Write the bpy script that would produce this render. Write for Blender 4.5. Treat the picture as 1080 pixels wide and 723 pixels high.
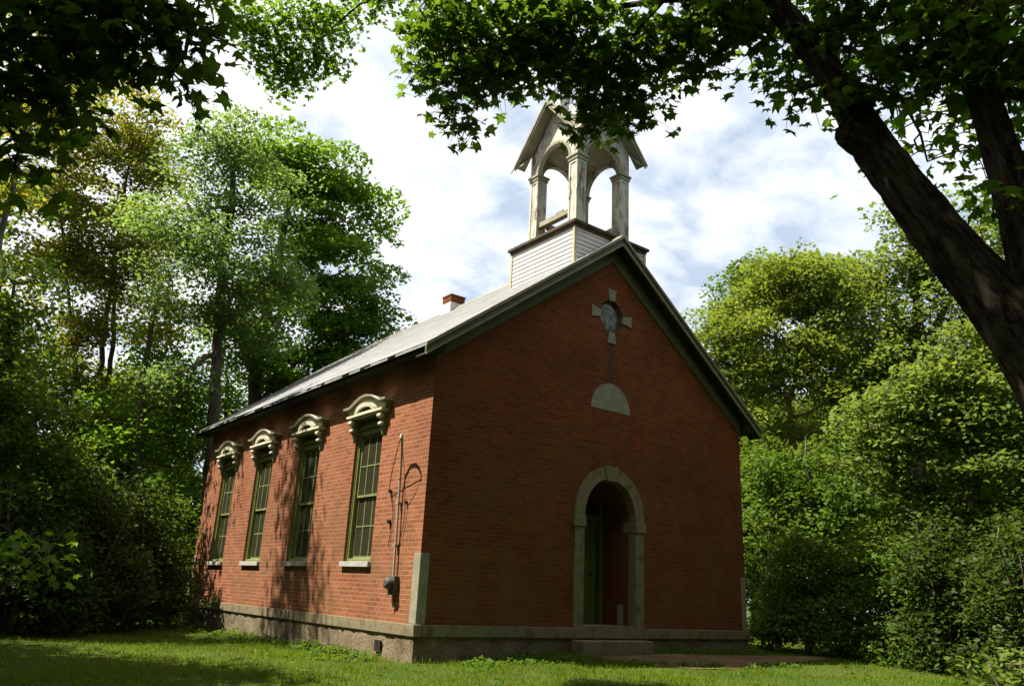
import bpy, math, random
import numpy as np
from mathutils import Vector, Matrix, geometry

for o in list(bpy.data.objects):
    bpy.data.objects.remove(o, do_unlink=True)
S = bpy.context.scene
COL = S.collection
RNG = np.random.default_rng(7)
random.seed(7)

# ------------------------------------------------------------------ camera
CAM = np.array([-11.17583624, -11.19662174, 0.5405504])
YAW, PITCH, ROLL, FPX = 0.6527, 0.3073, 0.0496, 829.385
def cam_axes():
    f = np.array([math.sin(YAW)*math.cos(PITCH), math.cos(YAW)*math.cos(PITCH), math.sin(PITCH)])
    r = np.array([math.cos(YAW), -math.sin(YAW), 0.0]); u = np.cross(r, f)
    return (r*math.cos(ROLL)+u*math.sin(ROLL), -r*math.sin(ROLL)+u*math.cos(ROLL), f)
CR, CU, CF = cam_axes()
cd = bpy.data.cameras.new('camera'); cam = bpy.data.objects.new('camera', cd); COL.objects.link(cam)
M = Matrix.Identity(4)
for i in range(3):
    M[i][0] = CR[i]; M[i][1] = CU[i]; M[i][2] = -CF[i]; M[i][3] = CAM[i]
cam.matrix_world = M
cd.sensor_width = 36.0; cd.lens = FPX/1080*36; cd.clip_start = 0.05; cd.clip_end = 2000
S.camera = cam
def at(px, py, D):
    """world point seen at photo pixel (1080 wide) at distance D"""
    d = CF + CR*(px-540)/FPX - CU*(py-361.5)/FPX
    return CAM + d/np.linalg.norm(d)*D

# ------------------------------------------------------------------ light
SUN_V = Vector((1.0, -0.52, -1.85)).normalized()      # direction the sunlight travels
sun_el = math.asin(-SUN_V.z); sun_az = math.atan2(-SUN_V.x, -SUN_V.y)   # azimuth from +Y towards +X
sl = bpy.data.lights.new('sun', 'SUN'); sl.energy = 5.0; sl.angle = math.radians(0.5); sl.color = (1.0, 0.92, 0.77)
so = bpy.data.objects.new('sun', sl); COL.objects.link(so)
so.rotation_euler = SUN_V.to_track_quat('-Z', 'Y').to_euler(); so.location = (-20, 10, 40)

W = bpy.data.worlds.new('World'); S.world = W; W.use_nodes = True
nt = W.node_tree; nt.nodes.clear()
def N(t, typ, **kw):
    n = t.nodes.new(typ)
    for k, v in kw.items(): setattr(n, k, v)
    return n
out = N(nt, 'ShaderNodeOutputWorld'); bg = N(nt, 'ShaderNodeBackground'); bg.inputs[1].default_value = 0.032
sky = N(nt, 'ShaderNodeTexSky', sky_type='NISHITA', sun_disc=False, sun_elevation=sun_el, sun_rotation=sun_az)
sky.air_density = 1.0; sky.dust_density = 0.4; sky.ozone_density = 2.5
tc = N(nt, 'ShaderNodeTexCoord'); sep = N(nt, 'ShaderNodeSeparateXYZ'); nt.links.new(tc.outputs['Generated'], sep.inputs[0])
def math_(t, op, a, b=None, c=None, clamp=False):
    n = N(t, 'ShaderNodeMath', operation=op); n.use_clamp = clamp
    for i, v in enumerate((a, b, c)):
        if v is None: continue
        if isinstance(v, (int, float)): n.inputs[i].default_value = v
        else: t.links.new(v, n.inputs[i])
    return n.outputs[0]
zz = math_(nt, 'ADD', math_(nt, 'MAXIMUM', sep.outputs[2], 0.0), 0.22)
cx = math_(nt, 'DIVIDE', sep.outputs[0], zz); cy = math_(nt, 'DIVIDE', sep.outputs[1], zz)
cmb = N(nt, 'ShaderNodeCombineXYZ'); nt.links.new(cx, cmb.inputs[0]); nt.links.new(cy, cmb.inputs[1])
mp = N(nt, 'ShaderNodeMapping'); mp.inputs['Scale'].default_value = (3.4, 3.8, 1); mp.inputs['Rotation'].default_value = (0, 0, math.radians(-20)); mp.inputs['Location'].default_value = (3.1, 1.7, 0.4)
nt.links.new(cmb.outputs[0], mp.inputs[0])
n1 = N(nt, 'ShaderNodeTexNoise'); n1.inputs['Scale'].default_value = 1.9; n1.inputs['Detail'].default_value = 6; n1.inputs['Roughness'].default_value = 0.55; n1.inputs['Distortion'].default_value = 0.2
nt.links.new(mp.outputs[0], n1.inputs[0])
# the cloud layer thickens towards the sun side
vd = N(nt, 'ShaderNodeVectorMath', operation='DOT_PRODUCT'); nt.links.new(tc.outputs['Generated'], vd.inputs[0]); vd.inputs[1].default_value = tuple(-SUN_V)
cov = math_(nt, 'ADD', n1.outputs[0], math_(nt, 'MULTIPLY', math_(nt, 'SUBTRACT', vd.outputs['Value'], 0.45), 0.42))
cr = N(nt, 'ShaderNodeValToRGB'); cr.color_ramp.elements[0].position = 0.27; cr.color_ramp.elements[1].position = 0.585
cr.color_ramp.elements[0].color = (0.0, 0.0, 0.0, 1); cr.color_ramp.elements[1].color = (1, 1, 1, 1)
nt.links.new(cov, cr.inputs[0])
veil = N(nt, 'ShaderNodeMix', data_type='RGBA'); veil.inputs[0].default_value = 0.72; nt.links.new(sky.outputs[0], veil.inputs[6]); veil.inputs[7].default_value = (9.2, 10.9, 13.2, 1)
mx = N(nt, 'ShaderNodeMix', data_type='RGBA'); nt.links.new(cr.outputs[0], mx.inputs[0]); nt.links.new(veil.outputs[2], mx.inputs[6])
mx.inputs[7].default_value = (15.0, 15.3, 15.6, 1)
nt.links.new(mx.outputs[2], bg.inputs[0]); nt.links.new(bg.outputs[0], out.inputs[0])

S.render.engine = 'CYCLES'
S.view_settings.view_transform = 'Standard'; S.view_settings.look = 'None'
S.view_settings.exposure = 1.4; S.view_settings.gamma = 1.0; S.view_settings.use_curve_mapping = False
S.cycles.max_bounces = 10; S.cycles.transmission_bounces = 8; S.cycles.transparent_max_bounces = 6; S.cycles.diffuse_bounces = 6

# ------------------------------------------------------------------ materials
def mat(name, base=(0.5, 0.5, 0.5), rough=0.8, spec=0.3):
    m = bpy.data.materials.new(name); m.use_nodes = True
    b = m.node_tree.nodes['Principled BSDF']
    b.inputs['Base Color'].default_value = (*base, 1); b.inputs['Roughness'].default_value = rough
    b.inputs['Specular IOR Level'].default_value = spec
    return m, m.node_tree, b
def coords(t, kind='Object', scale=(1, 1, 1)):
    c = N(t, 'ShaderNodeTexCoord'); m = N(t, 'ShaderNodeMapping'); m.inputs['Scale'].default_value = scale
    t.links.new(c.outputs[kind], m.inputs[0]); return m.outputs[0]
def noise(t, vec, scale, detail=4, rough=0.55):
    n = N(t, 'ShaderNodeTexNoise'); n.inputs['Scale'].default_value = scale; n.inputs['Detail'].default_value = detail; n.inputs['Roughness'].default_value = rough
    t.links.new(vec, n.inputs[0]); return n.outputs[0]
def ramp(t, fac, stops):
    r = N(t, 'ShaderNodeValToRGB'); e = r.color_ramp.elements
    while len(e) < len(stops): e.new(0.5)
    for el, (p, c) in zip(e, stops):
        el.position = p; el.color = (*c, 1) if len(c) == 3 else c
    t.links.new(fac, r.inputs[0]); return r.outputs[0]
def mix(t, fac, a, b, blend='MIX'):
    m = N(t, 'ShaderNodeMix', data_type='RGBA', blend_type=blend)
    for sock, v in ((0, fac), (6, a), (7, b)):
        if isinstance(v, (int, float)): m.inputs[sock].default_value = v
        elif isinstance(v, tuple): m.inputs[sock].default_value = (*v, 1)
        else: t.links.new(v, m.inputs[sock])
    return m.outputs[2]
def bump(t, b, h, strength=0.5, dist=0.02):
    n = N(t, 'ShaderNodeBump'); n.inputs['Strength'].default_value = strength; n.inputs['Distance'].default_value = dist
    t.links.new(h, n.inputs['Height']); t.links.new(n.outputs[0], b.inputs['Normal'])

K = 0.74      # exposure is set for the shade: base colours sit at the low end of their real range
def weathered(name, a, b_, c=None, scale=3.0, rough=0.75, bumpd=0.01, stretch=(1, 1, 1), lo=0.35, hi=0.65, fine=40):
    a, b_ = tuple(x*K for x in a), tuple(x*K for x in b_); c = tuple(x*K for x in c) if c else None
    m, t, b = mat(name, a, rough, 0.15)
    v = coords(t, 'Object', stretch)
    n = noise(t, v, scale, 8, 0.62)
    stops = [(lo, a), (hi, b_)] if c is None else [(lo, a), ((lo+hi)/2, b_), (hi, c)]
    col = ramp(t, n, stops)
    f = noise(t, v, fine, 3)
    col = mix(t, 0.35, col, ramp(t, f, [(0.3, (0.55, 0.55, 0.55)), (0.7, (1.3, 1.3, 1.3))]), 'MULTIPLY')
    t.links.new(col, b.inputs['Base Color'])
    bump(t, b, f, 0.5, bumpd)
    return m

def brick_mat(name, c1, c2, mortar, msize, var):
    m, t, b = mat(name, rough=0.9, spec=0.1)
    uv = coords(t, 'UV'); ob = coords(t, 'Object')
    wob = noise(t, uv, 9.0, 2)
    br = N(t, 'ShaderNodeTexBrick'); br.offset = 0.5
    br.inputs['Scale'].default_value = 1.0; br.inputs['Brick Width'].default_value = 0.212; br.inputs['Row Height'].default_value = 0.0745
    br.inputs['Mortar Size'].default_value = msize; br.inputs['Mortar Smooth'].default_value = 0.25; br.inputs['Bias'].default_value = 0.0
    br.inputs['Color1'].default_value = (*c1, 1); br.inputs['Color2'].default_value = (*c2, 1); br.inputs['Mortar'].default_value = (*mortar, 1)
    d = N(t, 'ShaderNodeVectorMath', operation='MULTIPLY_ADD'); nn = N(t, 'ShaderNodeTexNoise'); nn.inputs['Scale'].default_value = 6
    t.links.new(uv, nn.inputs[0]); t.links.new(nn.outputs['Color'], d.inputs[0]); d.inputs[1].default_value = (0.012, 0.010, 0); t.links.new(uv, d.inputs[2])
    t.links.new(d.outputs[0], br.inputs[0])
    big = noise(t, ob, 0.55, 6, 0.6)
    col = mix(t, 0.8, br.outputs['Color'], ramp(t, big, [(0.3, (0.72, 0.66, 0.66)), (0.5, (1, 1, 1)), (0.72, (1.2, 1.12, 1.05))]), 'MULTIPLY')
    mid = noise(t, ob, 4.0, 6, 0.65)
    col = mix(t, ramp(t, mid, [(0.50, (0, 0, 0)), (0.78, (var, var, var))]), col, (0.11, 0.06, 0.032))
    fine = noise(t, uv, 45, 3, 0.6)
    col = mix(t, 0.5, col, ramp(t, fine, [(0.25, (0.6, 0.6, 0.6)), (0.75, (1.35, 1.35, 1.35))]), 'MULTIPLY')
    # lichen and weathered mortar where rain splashes the lowest courses, in uneven patches
    sp = N(t, 'ShaderNodeSeparateXYZ'); t.links.new(ob, sp.inputs[0])
    low = math_(t, 'MULTIPLY', math_(t, 'SUBTRACT', 4.0, sp.outputs[2]), 0.34, clamp=True)
    pat = ramp(t, noise(t, ob, 1.1, 7, 0.7), [(0.42, (0, 0, 0)), (0.66, (1, 1, 1))])
    st = math_(t, 'MULTIPLY', math_(t, 'MULTIPLY', low, pat), 0.7)
    col = mix(t, st, col, (0.115, 0.075, 0.038))
    # run-off streak below the round window
    ax = math_(t, 'ABSOLUTE', math_(t, 'ADD', sp.outputs[0], math_(t, 'MULTIPLY', math_(t, 'SUBTRACT', wob, 0.5), 0.12)))
    s1 = math_(t, 'SUBTRACT', 1.0, math_(t, 'MULTIPLY', ax, 5.5), clamp=True)
    s2 = math_(t, 'MULTIPLY', math_(t, 'MULTIPLY', math_(t, 'LESS_THAN', sp.outputs[2], 5.68), math_(t, 'GREATER_THAN', sp.outputs[2], 4.72)), math_(t, 'LESS_THAN', sp.outputs[1], 0.02))
    col = mix(t, math_(t, 'MULTIPLY', math_(t, 'MULTIPLY', s1, s2), 0.8), col, (0.06, 0.045, 0.028))
    t.links.new(col, b.inputs['Base Color'])
    h = math_(t, 'ADD', math_(t, 'MULTIPLY', br.outputs['Fac'], -1.0), math_(t, 'MULTIPLY', fine, 0.35))
    bump(t, b, h, 0.55, 0.012)
    return m

MT = {}
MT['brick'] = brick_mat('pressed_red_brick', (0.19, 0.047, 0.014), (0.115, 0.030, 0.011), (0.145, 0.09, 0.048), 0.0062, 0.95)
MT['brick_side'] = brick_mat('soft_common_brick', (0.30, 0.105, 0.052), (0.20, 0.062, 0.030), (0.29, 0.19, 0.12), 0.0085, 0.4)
MT['stone'] = weathered('trim_stone', (0.15, 0.12, 0.072), (0.27, 0.225, 0.145), (0.20, 0.158, 0.092), 3.5)
MT['stone_light'] = weathered('pale_limestone', (0.265, 0.25, 0.175), (0.37, 0.35, 0.26), None, 5)
MT['sill_stone'] = weathered('sill_stone', (0.40, 0.39, 0.36), (0.52, 0.51, 0.48), None, 5)
MT['olive'] = weathered('olive_trim_paint', (0.13, 0.132, 0.078), (0.195, 0.19, 0.118), None, 2.5, 0.6)
MT['olive_light'] = weathered('faded_olive_moulding', (0.24, 0.22, 0.15), (0.33, 0.30, 0.21), None, 4, 0.6)
MT['dark_soffit'] = weathered('dark_soffit_paint', (0.028, 0.028, 0.018), (0.05, 0.05, 0.032), None, 2.5, 0.75)
MT['green'] = weathered('green_window_paint', (0.15, 0.165, 0.045), (0.20, 0.215, 0.065), None, 4, 0.55)
MT['green_pale'] = weathered('pale_green_sash_paint', (0.20, 0.23, 0.09), (0.28, 0.30, 0.14), None, 4, 0.55)
MT['green_dark'] = weathered('door_green_paint', (0.12, 0.15, 0.03), (0.17, 0.20, 0.05), None, 2, 0.55)
MT['sage'] = weathered('sage_paint', (0.20, 0.21, 0.12), (0.28, 0.29, 0.175), None, 4, 0.6)
MT['cream'] = weathered('cream_paint', (0.70, 0.65, 0.50), (0.82, 0.77, 0.62), None, 6, 0.6)
MT['cornerboard'] = weathered('yellowed_cream_paint', (0.50, 0.44, 0.26), (0.62, 0.56, 0.36), None, 6, 0.6)
MT['clap'] = weathered('white_clapboard_paint', (0.66, 0.65, 0.62), (0.78, 0.77, 0.74), None, 3, 0.55)
MT['peel'] = weathered('peeling_white_wood', (0.17, 0.14, 0.10), (0.46, 0.43, 0.35), (0.66, 0.63, 0.54), 8.0, 0.8, 0.02, (1, 1, 0.35), 0.34, 0.52, 60)
MT['peel_board'] = weathered('faded_rake_board', (0.31, 0.285, 0.20), (0.44, 0.41, 0.30), None, 4, 0.7)
MT['oldwood'] = weathered('old_dark_wood', (0.065, 0.045, 0.028), (0.13, 0.10, 0.065), None, 4, 0.8)
MT['metal_grey'] = weathered('dull_grey_metal', (0.06, 0.06, 0.055), (0.13, 0.13, 0.12), None, 12, 0.45)
MT['conduit'] = weathered('weathered_conduit', (0.36, 0.30, 0.25), (0.50, 0.44, 0.38), None, 12, 0.5)
MT['wire'] = weathered('black_wire', (0.02, 0.018, 0.015), (0.05, 0.04, 0.035), None, 12, 0.6)
MT['ridge_metal'] = weathered('white_sheet_metal', (0.55, 0.55, 0.54), (0.72, 0.72, 0.71), None, 8, 0.4)
MT['flash'] = weathered('white_parging', (0.62, 0.61, 0.60), (0.75, 0.74, 0.73), None, 8, 0.7)
MT['concrete'] = weathered('worn_concrete', (0.15, 0.092, 0.05), (0.25, 0.16, 0.09), None, 2.0, 0.9)

def foundation_mat():
    m, t, b = mat('parged_stone', rough=0.9)
    v = coords(t, 'Object'); n = noise(t, v, 1.6, 8, 0.65)
    col = ramp(t, n, [(0.3, (0.07, 0.052, 0.03)), (0.48, (0.17, 0.132, 0.082)), (0.62, (0.23, 0.185, 0.12)), (0.75, (0.10, 0.072, 0.042))])
    f = noise(t, v, 22, 6, 0.7)
    col = mix(t, 0.7, col, ramp(t, f, [(0.3, (0.45, 0.43, 0.4)), (0.6, (1.15, 1.15, 1.15))]), 'MULTIPLY')
    t.links.new(col, b.inputs['Base Color']); bump(t, b, f, 0.9, 0.05)
    return m
MT['foundation'] = foundation_mat()

def roof_mat():
    m, t, b = mat('pale_weathered_roofing', rough=0.6, spec=0.4)
    v = coords(t, 'UV'); o = coords(t, 'Object')
    br = N(t, 'ShaderNodeTexBrick'); br.inputs['Scale'].default_value = 1; br.inputs['Brick Width'].default_value = 0.3; br.inputs['Row Height'].default_value = 0.16
    br.inputs['Mortar Size'].default_value = 0.005; br.inputs['Color1'].default_value = (0.20, 0.205, 0.215, 1); br.inputs['Color2'].default_value = (0.26, 0.265, 0.28, 1); br.inputs['Mortar'].default_value = (0.15, 0.145, 0.135, 1)
    t.links.new(v, br.inputs[0])
    n = noise(t, coords(t, 'Object', (1, 0.4, 1)), 2.2, 7, 0.65)
    col = mix(t, 0.7, br.outputs['Color'], ramp(t, n, [(0.3, (0.7, 0.7, 0.7)), (0.65, (1.15, 1.15, 1.13))]), 'MULTIPLY')
    t.links.new(col, b.inputs['Base Color']); bump(t, b, math_(t, 'MULTIPLY', br.outputs['Fac'], -1.0), 0.5, 0.01)
    return m
MT['roof'] = roof_mat()

def glass_mat():
    m, t, b = mat('old_window_glass', (0.03, 0.03, 0.018), 0.09, 1.0)
    n = noise(t, coords(t, 'Object'), 5.0, 2); bump(t, b, n, 0.2, 0.03)
    return m
MT['glass'] = glass_mat()

def plank_mat():
    m, t, b = mat('ceiling_planks', rough=0.8)
    v = coords(t, 'Object'); w = N(t, 'ShaderNodeTexWave'); w.bands_direction = 'Y'; w.inputs['Scale'].default_value = 3.0; w.inputs['Distortion'].default_value = 0.3
    t.links.new(v, w.inputs[0])
    n = noise(t, coords(t, 'Object', (1, 6, 1)), 3, 6)
    col = mix(t, 0.8, ramp(t, n, [(0.3, (0.17, 0.145, 0.105)), (0.65, (0.31, 0.28, 0.22))]), ramp(t, w.outputs[0], [(0.0, (0.35, 0.33, 0.3)), (0.15, (1, 1, 1))]), 'MULTIPLY')
    t.links.new(col, b.inputs['Base Color']); return m
MT['plank'] = plank_mat()

def ground_mat():
    m, t, b = mat('lawn_soil', rough=0.95, spec=0.1)
    v = coords(t, 'Object'); n = noise(t, v, 0.8, 8, 0.6)
    col = ramp(t, n, [(0.3, (0.03, 0.05, 0.007)), (0.55, (0.045, 0.07, 0.009)), (0.75, (0.07, 0.055, 0.025))])
    t.links.new(col, b.inputs['Base Color']); bump(t, b, noise(t, v, 30, 4), 0.8, 0.03); return m
MT['ground'] = ground_mat()

def leaf_mat(name, cols, trans, tfac=0.45, rough=0.6, spec=0.12, clump=0.35):
    """cols: list of leaf albedos picked per leaf; trans: tint of the light let through"""
    m = bpy.data.materials.new(name); m.use_nodes = True; t = m.node_tree; b = t.nodes['Principled BSDF']; o = t.nodes['Material Output']
    g = N(t, 'ShaderNodeNewGeometry')
    cols = [tuple(x*0.86 for x in k) for k in cols]
    c = ramp(t, g.outputs['Random Per Island'], [(i/(len(cols)-1) if len(cols) > 1 else 0, k) for i, k in enumerate(cols)])
    n = noise(t, coords(t, 'Object'), clump, 3)
    c2 = mix(t, 0.6, c, ramp(t, n, [(0.35, (0.7, 0.78, 0.75)), (0.65, (1.25, 1.15, 1.0))]), 'MULTIPLY')
    t.links.new(c2, b.inputs['Base Color']); b.inputs['Roughness'].default_value = rough; b.inputs['Specular IOR Level'].default_value = spec
    tr = N(t, 'ShaderNodeBsdfTranslucent'); t.links.new(mix(t, 1.0, c2, trans, 'MULTIPLY'), tr.inputs[0])
    ms = N(t, 'ShaderNodeMixShader'); ms.inputs[0].default_value = tfac
    t.links.new(b.outputs[0], ms.inputs[1]); t.links.new(tr.outputs[0], ms.inputs[2]); t.links.new(ms.outputs[0], o.inputs[0])
    return m
TR = (2.1, 1.9, 0.8)
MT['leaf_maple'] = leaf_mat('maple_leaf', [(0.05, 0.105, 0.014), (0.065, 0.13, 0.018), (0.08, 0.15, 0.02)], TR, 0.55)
MT['leaf_grey'] = leaf_mat('grey_green_leaf', [(0.085, 0.15, 0.045), (0.10, 0.165, 0.05), (0.12, 0.18, 0.058)], (2.1, 2.0, 1.2), 0.58)
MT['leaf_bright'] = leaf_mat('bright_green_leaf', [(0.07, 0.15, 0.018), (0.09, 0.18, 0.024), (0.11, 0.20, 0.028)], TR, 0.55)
MT['leaf_yellow'] = leaf_mat('yellowing_leaf', [(0.10, 0.17, 0.028), (0.13, 0.185, 0.03), (0.165, 0.185, 0.036), (0.20, 0.155, 0.04)], (2.1, 1.85, 0.8), 0.58)
MT['leaf_lime'] = leaf_mat('yellow_green_leaf', [(0.115, 0.18, 0.035), (0.14, 0.205, 0.042), (0.17, 0.225, 0.05)], TR, 0.4)
MT['leaf_pale'] = leaf_mat('pale_green_leaf', [(0.105, 0.17, 0.045), (0.13, 0.20, 0.055), (0.155, 0.215, 0.065)], TR, 0.4)
MT['leaf_mid'] = leaf_mat('mid_green_leaf', [(0.07, 0.135, 0.022), (0.09, 0.16, 0.026), (0.11, 0.18, 0.032)], TR, 0.4)
MT['leaf_shaded'] = leaf_mat('shaded_green_leaf', [(0.035, 0.065, 0.013), (0.05, 0.085, 0.016), (0.065, 0.105, 0.02)], TR, 0.35)  # darkened leaf: the shade over the shrubs is put into its colour
MT['grass'] = leaf_mat('grass_blade', [(0.08, 0.18, 0.006), (0.115, 0.215, 0.008), (0.15, 0.235, 0.012), (0.20, 0.19, 0.03)], (1.6, 1.5, 0.5), 0.4, 0.7, 0.08, 0.6)

def bark_mat(name, a, b_, ridge=14, depth=0.03):
    m, t, b = mat(name, a, 0.9, 0.15)
    v = coords(t, 'Object', (1, 1, 0.22)); n = noise(t, v, ridge, 6, 0.65)
    f = noise(t, coords(t, 'Object'), 3.0, 4)
    col = ramp(t, n, [(0.35, tuple(x*0.45 for x in a)), (0.5, a), (0.68, b_)])
    col = mix(t, ramp(t, f, [(0.5, (0, 0, 0)), (0.75, (0.45, 0.45, 0.45))]), col, (0.09, 0.10, 0.06))
    t.links.new(col, b.inputs['Base Color']); bump(t, b, n, 1.0, depth); return m
MT['bark'] = bark_mat('grey_bark', (0.12, 0.10, 0.075), (0.21, 0.18, 0.14))
MT['bark_maple'] = bark_mat('rough_maple_bark', (0.05, 0.037, 0.026), (0.10, 0.078, 0.056), 16, 0.05)
def ridged_bark():
    m, t, b = mat('ridged_maple_bark', rough=0.95, spec=0.08)
    at_ = N(t, 'ShaderNodeAttribute'); at_.attribute_name = 'along'
    mp_ = N(t, 'ShaderNodeMapping'); mp_.inputs['Scale'].default_value = (1, 1, 0.20); t.links.new(at_.outputs['Vector'], mp_.inputs[0])
    v = mp_.outputs[0]; n = noise(t, v, 26, 6, 0.72); w_ = noise(t, v, 7, 3)
    h = math_(t, 'ADD', math_(t, 'MULTIPLY', n, 0.85), math_(t, 'MULTIPLY', w_, 0.32))
    col = ramp(t, h, [(0.46, (0.006, 0.005, 0.004)), (0.55, (0.03, 0.022, 0.016)), (0.66, (0.085, 0.067, 0.05)), (0.78, (0.13, 0.108, 0.085))])  # crack shade and ridge highlights put into the bark colour
    p = noise(t, coords(t, 'Object'), 2.2, 5, 0.6)
    col = mix(t, ramp(t, p, [(0.52, (0, 0, 0)), (0.72, (0.5, 0.5, 0.5))]), col, (0.055, 0.06, 0.036))
    t.links.new(col, b.inputs['Base Color']); bump(t, b, h, 1.0, 0.09); return m
MT['ridged'] = ridged_bark()
MT['bark_tan'] = bark_mat('tan_bark', (0.24, 0.16, 0.10), (0.34, 0.25, 0.16), 18)

# ------------------------------------------------------------------ mesh helpers
class MB:
    def __init__(s): s.v = []; s.f = []; s.sm = []
    def add(s, vs, fs, smooth=False):
        k = len(s.v); s.v += [tuple(p) for p in vs]; s.f += [tuple(i+k for i in f) for f in fs]; s.sm += [smooth]*len(fs); return s
    def box(s, x0, x1, y0, y1, z0, z1):
        x0, x1 = sorted((x0, x1)); y0, y1 = sorted((y0, y1)); z0, z1 = sorted((z0, z1))
        return s.add([(x0,y0,z0),(x1,y0,z0),(x1,y1,z0),(x0,y1,z0),(x0,y0,z1),(x1,y0,z1),(x1,y1,z1),(x0,y1,z1)],
                     [(0,3,2,1),(4,5,6,7),(0,1,5,4),(1,2,6,5),(2,3,7,6),(3,0,4,7)])
    def flat(s, loops, normal):
        """planar polygon with holes, loops of 3D points"""
        allp = [Vector(p) for l in loops for p in l]
        tris = geometry.tessellate_polygon([[Vector(p) for p in l] for l in loops])
        nv = Vector(normal); fs = []
        for t in tris:
            a, b, c = (allp[i] for i in t)
            fs.append(t if (b-a).cross(c-a).dot(nv) > 0 else (t[0], t[2], t[1]))
        return s.add(allp, fs)
    def prism(s, poly, vec, holes=()):
        """solid: planar polygon (3D) swept by vec"""
        v = Vector(vec)
        s.flat([poly]+list(holes), -v); s.flat([[Vector(p)+v for p in l] for l in [poly]+list(holes)], v)
        for l in [poly]+list(holes): s.strip(l, v)
        return s
    def strip(s, loop, vec, closed=True, smooth=False):
        v = Vector(vec); n = len(loop); vs = [Vector(p) for p in loop] + [Vector(p)+v for p in loop]
        return s.add(vs, [(i, (i+1) % n, (i+1) % n+n, i+n) for i in range(n if closed else n-1)], smooth)
    def tube(s, pts, rads, k=8, cap=True):
        P = [Vector(p) for p in pts]; n = len(P)
        if isinstance(rads, (int, float)): rads = [rads]*n
        ref = None; vs = []; fs = []
        for i in range(n):
            d = (P[min(i+1, n-1)]-P[max(i-1, 0)]).normalized()
            if ref is None: ref = d.orthogonal().normalized()
            ref = (ref - d*ref.dot(d)).normalized(); q = d.cross(ref)
            for j in range(k):
                a = 2*math.pi*j/k; vs.append(P[i] + (ref*math.cos(a)+q*math.sin(a))*rads[i])
        for i in range(n-1):
            for j in range(k): fs.append((i*k+j, i*k+(j+1) % k, (i+1)*k+(j+1) % k, (i+1)*k+j))
        s.add(vs, fs, True)
        if cap: s.add(vs[:k], [tuple(range(k))[::-1]]); s.add(vs[-k:], [tuple(range(k))])
        return s
    def build(s, name, m, parent=None, bevel=0.0):
        me = bpy.data.meshes.new(name); me.from_pydata(s.v, [], s.f); me.materials.append(MT[m] if isinstance(m, str) else m)
        me.polygons.foreach_set('use_smooth', s.sm)
        uv = me.uv_layers.new(name='UV')
        for p in me.polygons:
            nx, ny, nz = (abs(c) for c in p.normal)
            for li in p.loop_indices:
                c = me.vertices[me.loops[li].vertex_index].co
                uv.data[li].uv = (c.y, c.z) if nx >= max(ny, nz*0.6) else ((c.x, c.z) if ny >= nz*0.6 else (c.y, c.x*1.25))
        me.validate()
        o = bpy.data.objects.new(name, me); COL.objects.link(o)
        if parent is not None: o.parent = parent
        if bevel:
            b = o.modifiers.new('bevel', 'BEVEL'); b.width = bevel; b.segments = 2; b.limit_method = 'ANGLE'
        return o
def tag(o, label=None, cat=None, group=None, kind=None):
    for k, v in (('label', label), ('category', cat), ('group', group), ('kind', kind)):
        if v: o[k] = v
    return o
def empty(name, loc, label, cat, group=None):
    o = bpy.data.objects.new(name, None); o.location = loc; o.empty_display_size = 0.3; COL.objects.link(o)
    return tag(o, label, cat, group)
def raw_mesh(name, verts, faces_flat, per, m, parent=None, smooth=False):
    """numpy mesh: verts (n,3), faces as (f,per) index array or list of such arrays"""
    fl = faces_flat if isinstance(faces_flat, list) else [faces_flat]
    me = bpy.data.meshes.new(name); me.vertices.add(len(verts)); me.vertices.foreach_set('co', np.ascontiguousarray(verts, np.float32).ravel())
    idx = np.concatenate([f.ravel() for f in fl]); tot = np.concatenate([np.full(len(f), f.shape[1]) for f in fl])
    me.loops.add(len(idx)); me.loops.foreach_set('vertex_index', idx.astype(np.int32))
    me.polygons.add(len(tot)); st = np.concatenate([[0], np.cumsum(tot)[:-1]])
    me.polygons.foreach_set('loop_start', st.astype(np.int32)); me.polygons.foreach_set('loop_total', tot.astype(np.int32))
    if smooth: me.polygons.foreach_set('use_smooth', np.ones(len(tot), bool))
    me.update(calc_edges=True); me.materials.append(MT[m])
    o = bpy.data.objects.new(name, me); COL.objects.link(o)
    if parent is not None: o.parent = parent
    return o

# ------------------------------------------------------------------ the setting
HW, LN = 4.25, 11.66          # half width and length of the schoolhouse
def gz(x, y):
    x = np.asarray(x, float); y = np.asarray(y, float)
    z = -0.53 + 0.011*np.clip(x, -9, 9) - 0.011*np.clip(y, -2, 14)
    z = z - 0.055*np.clip(-y-4.2, 0, 8)
    z = z + 0.10*np.exp(-((x-0.6)/3.2)**2-((y)/1.6)**2)
    z = z + 0.025*np.sin(x*0.9+1.0)*np.sin(y*0.8) + 0.012*np.sin(x*2.3+y*1.7)
    return z
def terrain():
    a = np.concatenate([[-400, -200, -100, -60, -40], np.arange(-30, 30.1, 0.5), [40, 60, 100, 200, 400]])
    X, Y = np.meshgrid(a, a, indexing='ij'); Z = gz(X, Y); n = len(a)
    V = np.stack([X, Y, Z], -1).reshape(-1, 3); i = np.arange(n*n).reshape(n, n)
    F = np.stack([i[:-1, :-1], i[1:, :-1], i[1:, 1:], i[:-1, 1:]], -1).reshape(-1, 4)
    o = raw_mesh('ground', V, F, 4, 'ground', smooth=True); tag(o, kind='structure')
terrain()
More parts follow.
